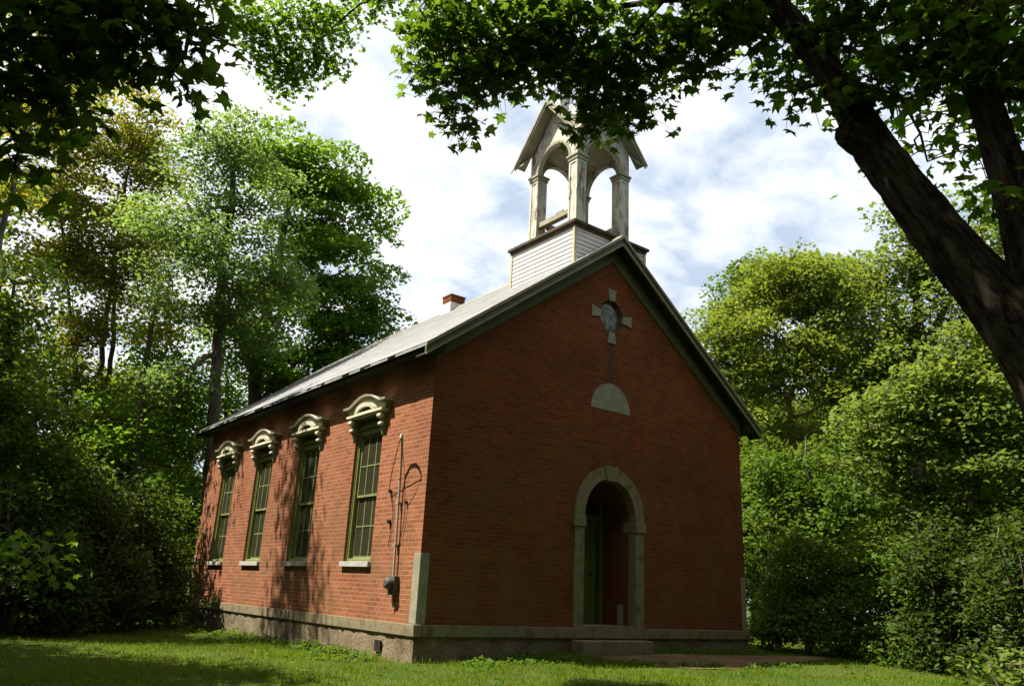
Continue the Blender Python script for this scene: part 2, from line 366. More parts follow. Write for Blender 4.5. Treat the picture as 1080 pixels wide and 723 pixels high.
# worn walk in front of the door: a thin slab that bends off towards the right
PATH = [(-0.9,-0.45),(0.1,-0.45),(1.2,-0.48),(2.4,-0.72),(3.6,-1.05),(5.2,-1.25),(5.8,-1.35),(5.8,-1.55),(5.0,-1.7),(3.4,-1.95),(2.2,-2.1),(0.9,-2.25),(-0.2,-2.2),(-0.75,-1.6),(-0.95,-1.1)]
def walk():
    ctr = (2.0, -1.35); nr = 7; vs = []; fs = []
    n = len(PATH)
    for k in range(nr+1):
        for (x, y) in PATH:
            X = ctr[0]+(x-ctr[0])*k/nr; Y = ctr[1]+(y-ctr[1])*k/nr
            vs.append((X, Y, float(gz(X, Y))+0.012+0.006*math.sin(X*7+Y*5)))
    for k in range(nr):
        for j in range(n): fs.append((k*n+j, k*n+(j+1) % n, (k+1)*n+(j+1) % n, (k+1)*n+j))
    e = len(vs)
    for (x, y) in PATH: vs.append((x, y, float(gz(x, y))-0.06))
    for j in range(n): fs.append((nr*n+j, nr*n+(j+1) % n, e+(j+1) % n, e+j))
    m = MB(); m.add(vs, fs); tag(m.build('path', 'concrete'), kind='structure')
walk()

# ------------------------------------------------------------------ the schoolhouse
school = empty('brick_schoolhouse', (0, 0, 0), 'old red brick one-room schoolhouse with white open belfry and arched stone doorway', 'building')
WIN = [2.19, 4.86, 7.41, 9.88]; WH, WZ0, WZ1 = 0.53, 0.955, 3.60
def arc(cx, cz, rx, rz, a0, a1, n): return [(cx+rx*math.cos(a0+(a1-a0)*i/n), cz+rz*math.sin(a0+(a1-a0)*i/n)) for i in range(n+1)]
DOOR_R, DOOR_S = 0.70, 2.02        # opening half width, spring height
door2 = [(-DOOR_R, 0.03), (-DOOR_R, DOOR_S)] + arc(0, DOOR_S, DOOR_R, 0.76, math.pi, 0, 20)[1:] + [(DOOR_R, 0.03)]
OC, ORX = 6.21, 0.335
ocul = arc(0, OC, ORX, ORX*1.08, 0, 2*math.pi, 32)[:-1]
w = MB()
def gable(y): return [(-HW, y, 0), (HW, y, 0), (HW, y, 4.60), (0, y, 7.72), (-HW, y, 4.60)]
w.flat([gable(0), [(x, 0, z) for x, z in door2[::-1]], [(x, 0, z) for x, z in ocul]], (0, -1, 0))
w.flat([gable(LN)], (0, 1, 0))
holes = [[(-HW, c-WH, WZ0), (-HW, c+WH, WZ0), (-HW, c+WH, WZ1), (-HW, c-WH, WZ1)] for c in WIN]
w.flat([[(-HW, 0, 0), (-HW, LN, 0), (-HW, LN, 4.6), (-HW, 0, 4.6)]]+holes, (-1, 0, 0))
w.flat([[(HW, 0, 0), (HW, LN, 0), (HW, LN, 4.6), (HW, 0, 4.6)]], (1, 0, 0))
for h in holes: w.strip(h, (0.22, 0, 0))
w.strip([(x, 0, z) for x, z in door2], (0, 1.08, 0), closed=False)
w.strip([(x, 0, z) for x, z in ocul], (0, 0.2, 0), smooth=True)
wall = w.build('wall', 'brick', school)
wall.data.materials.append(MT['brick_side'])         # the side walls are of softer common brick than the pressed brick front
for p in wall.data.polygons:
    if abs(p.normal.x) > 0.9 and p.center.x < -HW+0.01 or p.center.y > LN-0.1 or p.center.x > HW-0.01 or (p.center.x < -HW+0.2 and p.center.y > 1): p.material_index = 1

# foundation with a rough uneven face
f = MB()
def rough_face(p0, p1, z0, z1, out, n, m):
    vs = []; fs = []
    for i in range(n+1):
        for j in range(m+1):
            x = p0[0]+(p1[0]-p0[0])*i/n; y = p0[1]+(p1[1]-p0[1])*i/n; z = z0+(z1-z0)*j/m
            d = 0.0 if i in (0, n) or j == m else (random.random()-0.5)*0.035
            vs.append((x+out[0]*d, y+out[1]*d, z))
    for i in range(n):
        for j in range(m): a = i*(m+1)+j; fs.append((a, a+m+1, a+m+2, a+1))
    f.add(vs, fs, True)
q = 0.02
rough_face((-HW-q, LN+q), (-HW-q, -q), -1.1, -0.18, (-1, 0), 110, 9)
rough_face((-HW-q, -q), (HW+q, -q), -1.1, -0.18, (0, -1), 80, 9)
rough_face((HW+q, -q), (HW+q, LN+q), -1.1, -0.18, (1, 0), 60, 5)
rough_face((HW+q, LN+q), (-HW-q, LN+q), -1.1, -0.18, (0, 1), 60, 5)
fo = f.build('foundation', 'foundation', school)
for (y, z) in ((1.05, -0.38), (10.2, -0.36)):
    v = MB().box(-HW-0.055, -HW+0.02, y-0.10, y+0.10, z-0.09, z+0.08); v.build('vent', 'wire', fo)
# water table: long stones butted end to end
wt = MB(); e = 0.055
def stones(n, a0, a1, mk):
    cuts = [a0]+[a0+(a1-a0)*(i+random.uniform(-0.2, 0.2))/n for i in range(1, n)]+[a1]
    for c0, c1 in zip(cuts, cuts[1:]): mk(c0+0.003, c1-0.003)
stones(6, -e+0.02, LN+e, lambda a, b: wt.box(-HW-e, -HW+0.1, a, b, -0.18, 0.0))
stones(6, 0.0, LN+e, lambda a, b: wt.box(HW-0.1, HW+e, a, b, -0.18, 0.0))
stones(5, -HW+0.103, HW-0.103, lambda a, b: wt.box(a, b, -e, 0.15, -0.18, 0.0))
wt.box(-HW-e-0.002, -HW+0.1, -e, 0.015, -0.18, 0.001); wt.box(HW-0.1, HW+e, -e, -0.005, -0.18, 0.001)
wt.build('water_table', 'stone', school, 0.008)
# corner slabs
for (x0, x1, y0, y1, zt) in ((-HW-0.006, -HW+0.17, -0.012, 0.20, 1.09), (HW-0.15, HW+0.006, -0.012, 0.20, 1.12), (-HW-0.006, -HW+0.17, LN-0.18, LN+0.012, 1.09), (HW-0.15, HW+0.006, LN-0.18, LN+0.012, 1.09)):
    MB().box(x0, x1, y0, y1, 0.002, zt).build('corner_slab', 'stone_light', school, 0.008)

# roof: sheet with thickness and an uneven row of shingle butts along the left eave
SL = 3.48/4.66
def rz(x, d=0.0): return 7.96 - SL*abs(x) - d
FY, BY, EX = -0.32, LN+0.45, 4.66
r = MB()
prof = [(-EX, rz(EX)), (0, rz(0)), (EX, rz(EX)), (EX, rz(EX)-0.05), (0, rz(0)-0.06), (-EX, rz(EX)-0.05)]
r.prism([(x, FY, z) for x, z in prof], (0, BY-FY, 0))
y = FY
for side in (-1, 1):
    y = FY-0.01
    while y < BY:
        wd = random.uniform(0.16, 0.34); ex = random.choice([0, 0, 0.006, 0.012, 0.018, 0.026]); y1 = min(y+wd, BY+0.01)
        xo, xi = side*(EX+ex), side*(EX-0.30); t_ = random.uniform(0.010, 0.018)
        r.prism([(xi, y+0.004, rz(xi)+0.002), (xo, y+0.004, rz(xo)+0.002+t_*0.4), (xo, y+0.004, rz(xo)+0.003+t_), (xi, y+0.004, rz(xi)+0.006)], (0, y1-y-0.008, 0))
        y = y1
# courses of shingles: a real step every row on both slopes
k = 0
for side in (-1, 1):
    xx = EX-0.28
    while xx > 0.1:
        r.prism([(side*xx, FY, rz(xx)+0.001), (side*xx, FY, rz(xx)+0.014), (side*(xx-0.19), FY, rz(xx-0.19)+0.002)], (0, BY-FY, 0)); xx -= 0.185
rf = r.build('roof', 'roof', school)
cp = MB(); cp.prism([(-0.10, FY-0.01, rz(0.10)+0.02), (0, FY-0.01, rz(0)+0.045), (0.10, FY-0.01, rz(0.10)+0.02), (0.10, FY-0.01, rz(0.1)+0.0), (0, FY-0.01, rz(0)+0.02), (-0.10, FY-0.01, rz(0.10))], (0, BY-FY+0.02, 0)); cp.build('ridge_cap', 'olive_light', rf)
def rake(d0, d1, y0, y1, m, name, x1=EX):
    b = MB()
    for s in (-1, 1):
        p = [(0, y0, 7.96-d0), (s*x1, y0, rz(x1, d0)), (s*x1, y0, rz(x1, d1)), (0, y0, 7.96-d1)]
        b.prism(p if s > 0 else p[::-1], (0, y1-y0, 0))
    return b.build(name, m, rf, 0.004)
rake(0.055, 0.20, FY-0.004, FY+0.04, 'olive', 'rake_fascia')
rake(-0.012, 0.055, FY-0.045, FY-0.005, 'olive_light', 'rake_moulding', EX+0.02)
rake(0.17, 0.215, FY-0.024, FY-0.0045, 'olive_light', 'rake_bead')
rake(0.18, 0.205, FY+0.041, -0.002, 'dark_soffit', 'rake_soffit')
# frieze board on the brick below the rake soffit
b = MB()
for s in (-1, 1):
    p = [(0, -0.032, 7.75), (s*4.262, -0.032, rz(4.262, 0.21)), (s*4.262, -0.032, 7.455-0.73*4.262), (0, -0.032, 7.455)]
    b.prism(p if s > 0 else p[::-1], (0, 0.03, 0))
b.build('frieze_board', 'olive', rf, 0.004)
b = MB()
for s in (-1, 1):
    p = [(0, -0.05, 7.745), (s*4.262, -0.05, rz(4.262, 0.208)), (s*4.262, -0.05, rz(4.262, 0.265)), (0, -0.05, 7.69)]
    b.prism(p if s > 0 else p[::-1], (0, 0.0175, 0))
b.build('frieze_moulding', 'olive', rf, 0.004)
rake(0.055, 0.20, BY-0.04, BY+0.004, 'olive', 'rake_fascia')
# eaves
for s in (-1, 1):
    b = MB(); b.prism([(s*HW, FY+0.05, 4.40), (s*(EX-0.05), FY+0.05, 4.38), (s*(EX-0.05), FY+0.05, rz(EX-0.05, 0.07)), (s*HW, FY+0.05, rz(HW, 0.07))], (0, BY-FY-0.1, 0))
    b.build('eave_soffit', 'dark_soffit', rf)

# chimney through the ridge
c = MB().box(-0.20, 0.26, 6.02, 6.45, 7.5, 8.30); c.box(-0.215, 0.275, 6.005, 6.465, 8.30, 8.345)
ch = c.build('chimney', 'brick', school, 0.004)
MB().box(-0.222, 0.282, 5.998, 6.472, 7.5, 8.10).build('chimney_flashing', 'flash', ch)

# windows
def hood(c, parent):
    """carved wooden hood: two brackets, lower cornice, swan-curved crown"""
    X = -HW
    b = MB(); b.box(X-0.07, X-0.002, c-0.64, c+0.64, 3.6105, 3.69)
    # body rising behind the crown
    def crown(n=28):
        pts = []
        for i in range(n+1):
            u = -0.83+1.66*i/n; a = abs(u)
            z = 3.845 + (0.165*math.cos(min(1, (a/0.56))*math.pi/2)**0.9 if a < 0.56 else 0.0)
            if 0.50 < a < 0.62: z += 0.008*(0.62-a)/0.12
            pts.append((u, z))
        return pts
    cr_ = crown()
    n = len(cr_)
    # cove: from the lower cornice out to the crown, a curved sage surface
    vs = []; fs = []; R = 6
    for k in range(R+1):
        f_ = k/R; p = 0.095+0.07*(1-math.cos(f_*math.pi/2))
        for (u, z) in cr_: vs.append((X-p, c+u*(0.82+0.15*f_), 3.69+(z-0.03-3.69)*f_))
    for k in range(R):
        for j in range(n-1): fs.append((k*n+j, k*n+j+1, (k+1)*n+j+1, (k+1)*n+j))
    b.add(vs, fs, True)
    for sgn, j in ((-1, 0), (1, n-1)):      # returns at both ends
        ring = [vs[k*n+j] for k in range(R+1)]
        poly = ring+[(X-0.002, ring[-1][1], ring[-1][2]), (X-0.002, ring[0][1], ring[0][2])]
        b.add(poly, [tuple(range(len(poly)))])
    o = b.build('window_hood', 'sage', parent)
    l = MB(); l.box(X-0.17, X-0.002, c-0.70, c+0.70, 3.648, 3.688); l.box(X-0.14, X-0.002, c-0.675, c+0.675, 3.622, 3.6475)
    vs = []; fs = []
    for (u, z) in cr_:
        vs += [(X-0.192, c+u, z-0.02), (X-0.205, c+u, z+0.018), (X-0.002, c+u, z+0.03), (X-0.002, c+u, z-0.027)]
    for j in range(n-1):
        for k in range(4): fs.append((j*4+k, j*4+(k+1) % 4, j*4+4+(k+1) % 4, j*4+4+k))
    fs += [(0, 1, 2, 3), tuple((n-1)*4+k for k in (3, 2, 1, 0))]
    l.add(vs, fs)
    # inner curved moulding and base strip
    ia = arc(0, 3.70, 0.40, 0.175, math.pi, 0, 16); ib = arc(0, 3.70, 0.29, 0.095, math.pi, 0, 16)
    def cx_(z): return X-0.10-0.20*max(0, z-3.70)
    vs = []; fs = []
    for (u1, z1), (u2, z2) in zip(ia, ib):
        vs += [(cx_(z1)-0.055, c+u1, z1), (cx_(z2)-0.062, c+u2, z2), (X-0.05, c+u2, z2), (X-0.05, c+u1, z1)]
    for j in range(16):
        for k in range(4): fs.append((j*4+k, j*4+(k+1) % 4, j*4+4+(k+1) % 4, j*4+4+k))
    l.add(vs, fs); l.box(X-0.155, X-0.05, c-0.42, c+0.42, 3.689, 3.706)
    l.build('hood_moulding', 'cream', parent)
    t = MB(); t.add([(cx_(z)-0.012, c+u, z) for u, z in ib], [tuple(range(17))]); t.build('hood_tympanum', 'oldwood', parent)
    for s in (-1, 1):
        k = MB(); cy = c+s*0.575
        prof = [(X-0.002, 3.615), (X-0.115, 3.615), (X-0.13, 3.58), (X-0.125, 3.54), (X-0.10, 3.51), (X-0.075, 3.49), (X-0.085, 3.45), (X-0.095, 3.41), (X-0.085, 3.37), (X-0.06, 3.345), (X-0.04, 3.33), (X-0.03, 3.28), (X-0.02, 3.22), (X-0.002, 3.20)]
        k.prism([(x, cy-0.055, z) for x, z in prof], (0, 0.11, 0))
        k.build('hood_bracket', 'sage', parent, 0.003)
        for z, rr, px in ((3.555, 0.045, X-0.115), (3.41, 0.035, X-0.085)):
            g = MB(); g.tube([(px, cy-0.062, z), (px, cy+0.062, z)], rr, 10)
            g.tube([(px-0.005, cy-0.07, z), (px-0.005, cy+0.07, z)], rr*0.5, 8)
            g.build('bracket_scroll', 'cream', parent)
for c in WIN:
    X = -HW
    fr = MB()
    # box frame set inside the brick reveal
    fr.box(X+0.06, X+0.20, c-WH+0.002, c-WH+0.085, WZ0, WZ1-0.002); fr.box(X+0.06, X+0.20, c+WH-0.085, c+WH-0.002, WZ0, WZ1-0.002)
    fr.box(X+0.06, X+0.20, c-WH+0.086, c+WH-0.086, WZ1-0.09, WZ1-0.002)
    fr.box(X+0.02, X+0.20, c-WH+0.086, c+WH-0.086, 3.42, WZ1-0.092); fr.box(X+0.05, X+0.20, c-WH+0.086, c+WH-0.086, 3.30, 3.419)
    fr.box(X+0.045, X+0.0595, c-WH+0.002, c-WH+0.04, WZ0, WZ1-0.05); fr.box(X+0.045, X+0.0595, c+WH-0.04, c+WH-0.002, WZ0, WZ1-0.05)
    win = fr.build('window', 'green', school, 0.004)
    MB().prism([(X+0.04, c-WH+0.087, WZ0), (X+0.20, c-WH+0.087, WZ0), (X+0.20, c-WH+0.087, WZ0+0.075), (X+0.04, c-WH+0.087, WZ0+0.05)], (0, 2*WH-0.174, 0)).build('wooden_sill', 'green_pale', win, 0.004)
    MB().box(X-0.065, X+0.20, c-WH-0.025, c+WH+0.025, WZ0-0.095, WZ0-0.003).build('stone_sill', 'sill_stone', win, 0.006)
    WT = 3.30; zm = (WZ0+WT)/2+0.02
    for (z0, z1, xo) in ((zm-0.02, WT-0.002, 0.10), (WZ0+0.06, zm+0.025, 0.135)):
        s_ = MB(); a, bb = c-WH+0.087, c+WH-0.087
        s_.box(X+xo, X+xo+0.034, a, a+0.045, z0, z1); s_.box(X+xo, X+xo+0.034, bb-0.045, bb, z0, z1)
        s_.box(X+xo, X+xo+0.034, a+0.046, bb-0.046, z0, z0+0.042); s_.box(X+xo, X+xo+0.034, a+0.046, bb-0.046, z1-0.042, z1)
        for i in (1, 2):
            yy = a+(bb-a)*i/3; s_.box(X+xo+0.004, X+xo+0.030, yy-0.011, yy+0.011, z0+0.043, z1-0.043)
        zc = (z0+z1)/2; s_.box(X+xo+0.003, X+xo+0.031, a+0.046, bb-0.046, zc-0.011, zc+0.011)
        s_.build('sash', 'green_pale', win)
        MB().box(X+xo+0.013, X+xo+0.019, a+0.02, bb-0.02, z0+0.02, z1-0.02).build('window_pane', 'glass', win)
    hood(c, win)
# back of the window recesses is closed by a black sheet, coloured as the unlit room
MB().box(-HW+0.205, -HW+0.23, 0.6, LN-0.6, 0.6, 3.6).build('dark_room_sheet', 'wire', school)

# doorway
ds = MB(); d_ = -0.045
jo = 0.935
for s in (-1, 1): ds.box(s*(DOOR_R-0.005), s*jo, d_, 0.16, 0.003, 1.80)
oa = arc(0, DOOR_S, jo+0.015, 1.0, math.pi, 0, 32); ia = arc(0, DOOR_S, DOOR_R-0.005, 0.755, math.pi, 0, 32)
for a0, a1 in ((0, 14), (18, 32)):
    ds.prism([(x, d_, z) for x, z in oa[a0:a1+1]]+[(x, d_, z) for x, z in ia[a0:a1+1][::-1]], (0, 0.2, 0))
sur = ds.build('door_surround', 'stone', school, 0.008)
MB().prism([(x, d_-0.02, z) for x, z in [(oa[14][0]+0.004, oa[14][1]+0.03), (oa[18][0]-0.004, oa[18][1]+0.03), (ia[18][0]-0.004, ia[18][1]-0.02), (ia[14][0]+0.004, ia[14][1]-0.02)]], (0, 0.225, 0)).build('keystone', 'stone', sur, 0.008)
for s in (-1, 1):
    MB().box(s*(DOOR_R-0.02), s*(jo+0.04), d_-0.025, 0.30, 1.802, 2.018).build('impost', 'stone', sur, 0.008)
MB().box(DOOR_R-0.03, DOOR_R-0.002, 0.30, 0.44, 0.004, 0.42).build('reveal_slab', 'stone_light', sur, 0.006)
MB().box(-DOOR_R-0.2, DOOR_R+0.2, -0.05, 1.12, 0.002, 0.035).build('threshold', 'stone', sur, 0.006)
dr = MB(); Y = 1.0
dr.box(-DOOR_R+0.002, -DOOR_R+0.10, Y-0.12, Y+0.06, 0.036, 2.7); dr.box(DOOR_R-0.10, DOOR_R-0.002, Y-0.12, Y+0.06, 0.036, 2.7); dr.box(-DOOR_R+0.101, DOOR_R-0.101, Y-0.10, Y+0.06, 2.05, 2.17)
dr.box(-DOOR_R+0.101, DOOR_R-0.101, Y, Y+0.05, 0.036, 2.049)
for s in (-1, 1):
    for z0, z1 in ((0.25, 0.85), (1.0, 1.85)):
        x0, x1 = sorted((s*0.08, s*0.50)); 
        dr.box(x0, x1, Y-0.012, Y-0.0005, z0, z0+0.05); dr.box(x0, x1, Y-0.012, Y-0.0005, z1-0.05, z1); dr.box(x0, x0+0.05, Y-0.012, Y-0.0005, z0+0.051, z1-0.051); dr.box(x1-0.05, x1, Y-0.012, Y-0.0005, z0+0.051, z1-0.051)
do = dr.build('door', 'green_dark', school, 0.003)
MB().box(-DOOR_R+0.101, DOOR_R-0.101, Y+0.01, Y+0.02, 2.171, 2.8).build('fanlight', 'glass', do)
MB().tube([(0.45, Y-0.06, 1.0), (0.45, Y-0.001, 1.0)], 0.028, 10).build('door_knob', 'metal_grey', do)
MB().box(-DOOR_R-0.1, DOOR_R+0.1, 1.085, 1.10, 0, 2.95).build('recess_back', 'oldwood', school)

# round window with four keystones, blank half-round tablet
og = MB(); ring0 = arc(0, OC, ORX-0.002, (ORX-0.002)*1.08, 0, 2*math.pi, 32)[:-1]; ring1 = arc(0, OC, ORX-0.05, (ORX-0.05)*1.08, 0, 2*math.pi, 32)[:-1]
og.prism([(x, 0.05, z) for x, z in ring0], (0, 0.08, 0), [[(x, 0.05, z) for x, z in ring1]])
ow = og.build('round_window', 'oldwood', school)
def pale_glass():
    m, t, b = mat('sky_pale_glass', (0.06, 0.065, 0.075), 0.16, 0.8)  # the sky's reflection is put into the pane's pale colour
    n = noise(t, coords(t, 'Object'), 9, 5); t.links.new(ramp(t, n, [(0.4, (0.05, 0.055, 0.055)), (0.65, (0.17, 0.17, 0.19))]), b.inputs['Base Color']); return m
MB().prism([(x*0.86, 0.08, OC+(z-OC)*0.86) for x, z in ring0], (0, 0.01, 0)).build('window_pane', pale_glass(), ow)
for a in range(4):
    ca, sa = math.cos(a*math.pi/2), math.sin(a*math.pi/2); r0, r1 = ORX*(1.08 if a % 2 else 1)-0.01, 0.60 if a % 2 else 0.585
    P = [(r0, -0.075), (r1, -0.125), (r1, 0.125), (r0, 0.075)]
    MB().prism([(p*ca-q*sa, -0.025, OC+p*sa+q*ca) for p, q in P], (0, 0.06, 0)).build('keystone', 'stone_light', ow, 0.005)
pz, pr_ = 4.165, 0.555
MB().prism([(x, -0.008, z) for x, z in arc(0, pz, pr_, 0.575, 0, math.pi, 32)], (0, 0.05, 0)).build('stone_tablet', 'stone_light', school, 0.005)

# ---- belfry
BYC = 1.11
bel = MB()
for k in range(12):
    z0 = 6.82+k*0.1; a, c_ = 1.078, 1.062
    vs = [(sx*a, BYC+sy*a, z0) for sx, sy in ((-1,-1),(1,-1),(1,1),(-1,1))]+[(sx*c_, BYC+sy*c_, z0+0.1) for sx, sy in ((-1,-1),(1,-1),(1,1),(-1,1))]
    bel.add(vs, [(0,1,5,4),(1,2,6,5),(2,3,7,6),(3,0,4,7),(3,2,1,0)])
belfry = bel.build('belfry', 'clap', school)
for sx in (-1, 1):
    for sy in (-1, 1):
        MB().box(sx*1.035, sx*1.092, BYC+sy*1.035, BYC+sy*1.092, 6.9, 8.02).build('corner_board', 'cornerboard', belfry)
dk = MB().box(-1.15, 1.15, BYC-1.15, BYC+1.15, 8.05, 8.115); dk.box(-1.105, 1.105, BYC-1.105, BYC+1.105, 7.985, 8.049)
dk.build('deck', 'oldwood', belfry, 0.006)
PO, PT, ZC = 0.82, 0.28, 9.97
for sx in (-1, 1):
    for sy in (-1, 1):
        p = MB(); x0, x1 = sorted((sx*PO, sx*(PO-PT))); y0, y1 = sorted((BYC+sy*PO, BYC+sy*(PO-PT))); i = 0.018
        p.box(x0+i, x1-i, y0+i, y1-i, 8.116, ZC-0.13)
        for ax in ((x0, x0+0.055), (x1-0.055, x1)):
            for ay in ((y0, y0+0.055), (y1-0.055, y1)): p.box(ax[0], ax[1], ay[0], ay[1], 8.20, ZC-0.20)
        p.box(x0-0.006, x1+0.006, y0-0.006, y1+0.006, 8.117, 8.20); p.box(x0, x1, y0, y1, ZC-0.20, ZC-0.131)
        po = p.build('belfry_post', 'peel', belfry, 0.004)
        cpl = MB().box(x0-0.045, x1+0.045, y0-0.045, y1+0.045, ZC-0.05, ZC); cpl.box(x0-0.02, x1+0.02, y0-0.02, y1+0.02, ZC-0.13, ZC-0.051)
        cpl.build('post_capital', 'peel_board', belfry, 0.004)
RZ, RS, RE = 11.60, 1.18, 1.10
def rot4(k, u, v, z):      # side k of the square tower: u along the side, v outwards
    x, y = ((u, -v), (v, u), (-u, v), (-v, -u))[k]
    return (x, BYC+y, z)
ol = [(-PO, ZC+0.001)]+arc(0, ZC+0.001, PO-PT, 0.545, math.pi, 0, 24)+[(PO, ZC+0.001), (PO, RZ-RS*PO-0.08), (0, RZ-0.08), (-PO, RZ-RS*PO-0.08)]
for k in range(4):
    e_ = 0.13 if k % 2 == 0 else 0.0
    oo = [(max(-PO+ (0.0 if k % 2 == 0 else 0.111), min(PO-(0.0 if k % 2 == 0 else 0.111), u)), z) for u, z in ol]
    a = MB(); a.prism([rot4(k, u, PO, z) for u, z in oo], Vector(rot4(k, 0, -0.11, 0))-Vector((0, BYC, 0)))
    a.build('arch_panel', 'peel', belfry)
    tr = MB(); o1 = arc(0, ZC+0.001, PO-PT+0.07, 0.615, math.pi, 0, 24); i1 = arc(0, ZC+0.001, PO-PT+0.001, 0.546, math.pi, 0, 24)
    tr.prism([rot4(k, u, PO+0.016, z) for u, z in o1]+[rot4(k, u, PO+0.016, z) for u, z in i1[::-1]], Vector(rot4(k, 0, -0.0155, 0))-Vector((0, BYC, 0)))
    tr.build('arch_trim', 'peel_board', belfry)
    # barge boards
    bb = MB()
    for s in (-1, 1):
        P = [(0, RZ-0.005), (s*RE, RZ-RS*RE-0.005), (s*RE, RZ-RS*RE-0.115), (0, RZ-0.135)]
        bb.prism([rot4(k, u, RE+0.004, z) for u, z in P], Vector(rot4(k, 0, -0.035, 0))-Vector((0, BYC, 0)))
    bb.build('barge_board', 'peel_board', belfry)
    so_ = MB()
    for s in (-1, 1):
        P = [(s*0.02, RZ-0.075), (s*(RE-0.03), RZ-RS*(RE-0.03)-0.06), (s*(RE-0.03), RZ-RS*(RE-0.03)-0.085), (s*0.02, RZ-0.10)]
        so_.prism([rot4(k, u, RE-0.0315, z) for u, z in P], Vector(rot4(k, 0, -(RE-0.0315-PO-0.001), 0))-Vector((0, BYC, 0)))
    so_.build('gable_soffit', 'peel_board', belfry)
rb = MB()
def roof_pts(dz, g=0.03):
    E2 = RE+g; p = [(0, BYC, RZ+dz)]
    for k in range(4): p += [rot4(k, 0, E2, RZ+dz), rot4(k, E2, E2, RZ-RS*E2+dz)]
    return p
tp, bt = roof_pts(0.02), roof_pts(-0.055)
fs = []
for k in range(4):
    A, Cn, B2 = 1+2*k, 2+2*k, 1+2*((k+1) % 4)
    fs += [(0, A, Cn), (0, Cn, B2), (9, 9+Cn, 9+A), (9, 9+B2, 9+Cn), (A, 9+A, 9+Cn, Cn), (Cn, 9+Cn, 9+B2, B2)]
rb.add(tp+bt, fs); rb.build('belfry_roof', 'peel_board', belfry)
MB().box(-PO+0.112, PO-0.112, BYC-PO+0.112, BYC+PO-0.112, 10.53, 10.57).build('belfry_ceiling', 'plank', belfry)
rc = MB(); rc.box(-0.78, -0.50, BYC-0.13, BYC+0.15, RZ-0.05, RZ+0.22); rc.box(-0.80, -0.48, BYC-0.15, BYC+0.17, RZ+0.2205, RZ+0.25); rc.build('spire_stub', 'ridge_metal', belfry, 0.005); rc = MB(); rc.box(-0.26, 0.02, BYC-0.14, BYC+0.14, RZ-0.05, RZ+0.30)
rc.build('spire_stub', 'ridge_metal', belfry, 0.005)
for s in (-1, 1): MB().box(s*0.62, s*0.76, BYC-0.539, BYC+0.539, 8.60, 8.72).build('bell_beam', 'peel_board', belfry, 0.005)
bm_ = MB(); bm_.box(-0.76, -0.64, BYC-0.30, BYC-0.05, 8.721, 8.77); bm_.box(-0.619, 0.619, BYC+0.30, BYC+0.44, 8.56, 8.66); bm_.box(-0.72, -0.66, BYC-0.5, BYC-0.44, 8.117, 8.60)
bm_.build('bell_frame', 'peel_board', belfry, 0.005)
sp = MB(); sp.tube([(-1.10, BYC+1.08, 10.30), (-1.14, BYC+1.17, 10.16), (-1.15, BYC+1.22, 10.12)], [0.022, 0.016, 0.004], 5); sp.build('splintered_board', 'peel_board', belfry)

# ---- electric service on the left wall
X = -HW
mt = MB(); mt.box(X-0.10, X-0.004, 0.60, 0.80, 0.42, 0.72)
meter = mt.build('electric_meter', 'metal_grey', school, 0.01)
mm = MB(); mm.tube([(X-0.101, 0.71, 0.60), (X-0.15, 0.71, 0.60), (X-0.19, 0.71, 0.60), (X-0.205, 0.71, 0.60)], [0.095, 0.095, 0.085, 0.05], 18); mm.build('meter_dial', 'metal_grey', meter)
mm = MB(); mm.tube([(X-0.04, 0.70, 0.42), (X-0.04, 0.69, 0.22)], 0.018, 8); mm.build('meter_pipe', 'conduit', meter)
cdt = MB(); cdt.tube([(X-0.06, 0.71, 0.72), (X-0.06, 0.735, 1.5), (X-0.06, 0.765, 2.2), (X-0.08, 0.74, 2.5), (X-0.15, 0.64, 2.80), (X-0.24, 0.51, 2.98), (X-0.30, 0.42, 3.02), (X-0.34, 0.37, 3.0), (X-0.355, 0.36, 2.93)], 0.020, 10)
for z in (1.2, 1.9): cdt.box(X-0.085, X-0.001, 0.695+z*0.02, 0.755+z*0.02, z, z+0.03)
cdt.build('conduit', 'conduit', school)
wr = MB()
def hang(p0, p1, sag, r_, n=14):
    P = []
    for i in range(n+1):
        t_ = i/n; P.append([p0[j]+(p1[j]-p0[j])*t_ for j in range(3)]); P[-1][1] += sag*math.sin(t_*math.pi)
    wr.tube(P, r_, 6)
hang((X-0.355, 0.36, 2.93), (X-0.05, 1.13, 2.14), 0.05, 0.007); hang((X-0.35, 0.34, 2.93), (X-0.04, 0.56, 1.92), -0.03, 0.005)
hang((X-0.05, 1.13, 2.14), (X-0.02, 0.97, 1.72), -0.04, 0.008); hang((X-0.02, 0.97, 1.72), (X-0.02, 1.04, 1.2), 0.0, 0.006)
hang((X-0.04, 0.56, 1.92), (X-0.02, 0.70, 1.2), -0.05, 0.006)
wr.build('service_wire', 'wire', school)
for ky, kz, kr in ((1.13, 2.14, 0.03), (1.08, 1.62, 0.035), (0.56, 1.92, 0.022)): MB().tube([(X-0.002, ky, kz), (X-0.055, ky, kz)], kr, 8).build('wire_knob', 'wire', school)

# doorstep: a separate slab of stone
st = MB(); st.box(-1.0, 0.84, -0.37, -0.06, -0.62, -0.205)
tag(st.build('doorstep', 'stone', None, 0.02), 'single worn stone step lying in front of the arched doorway', 'step')

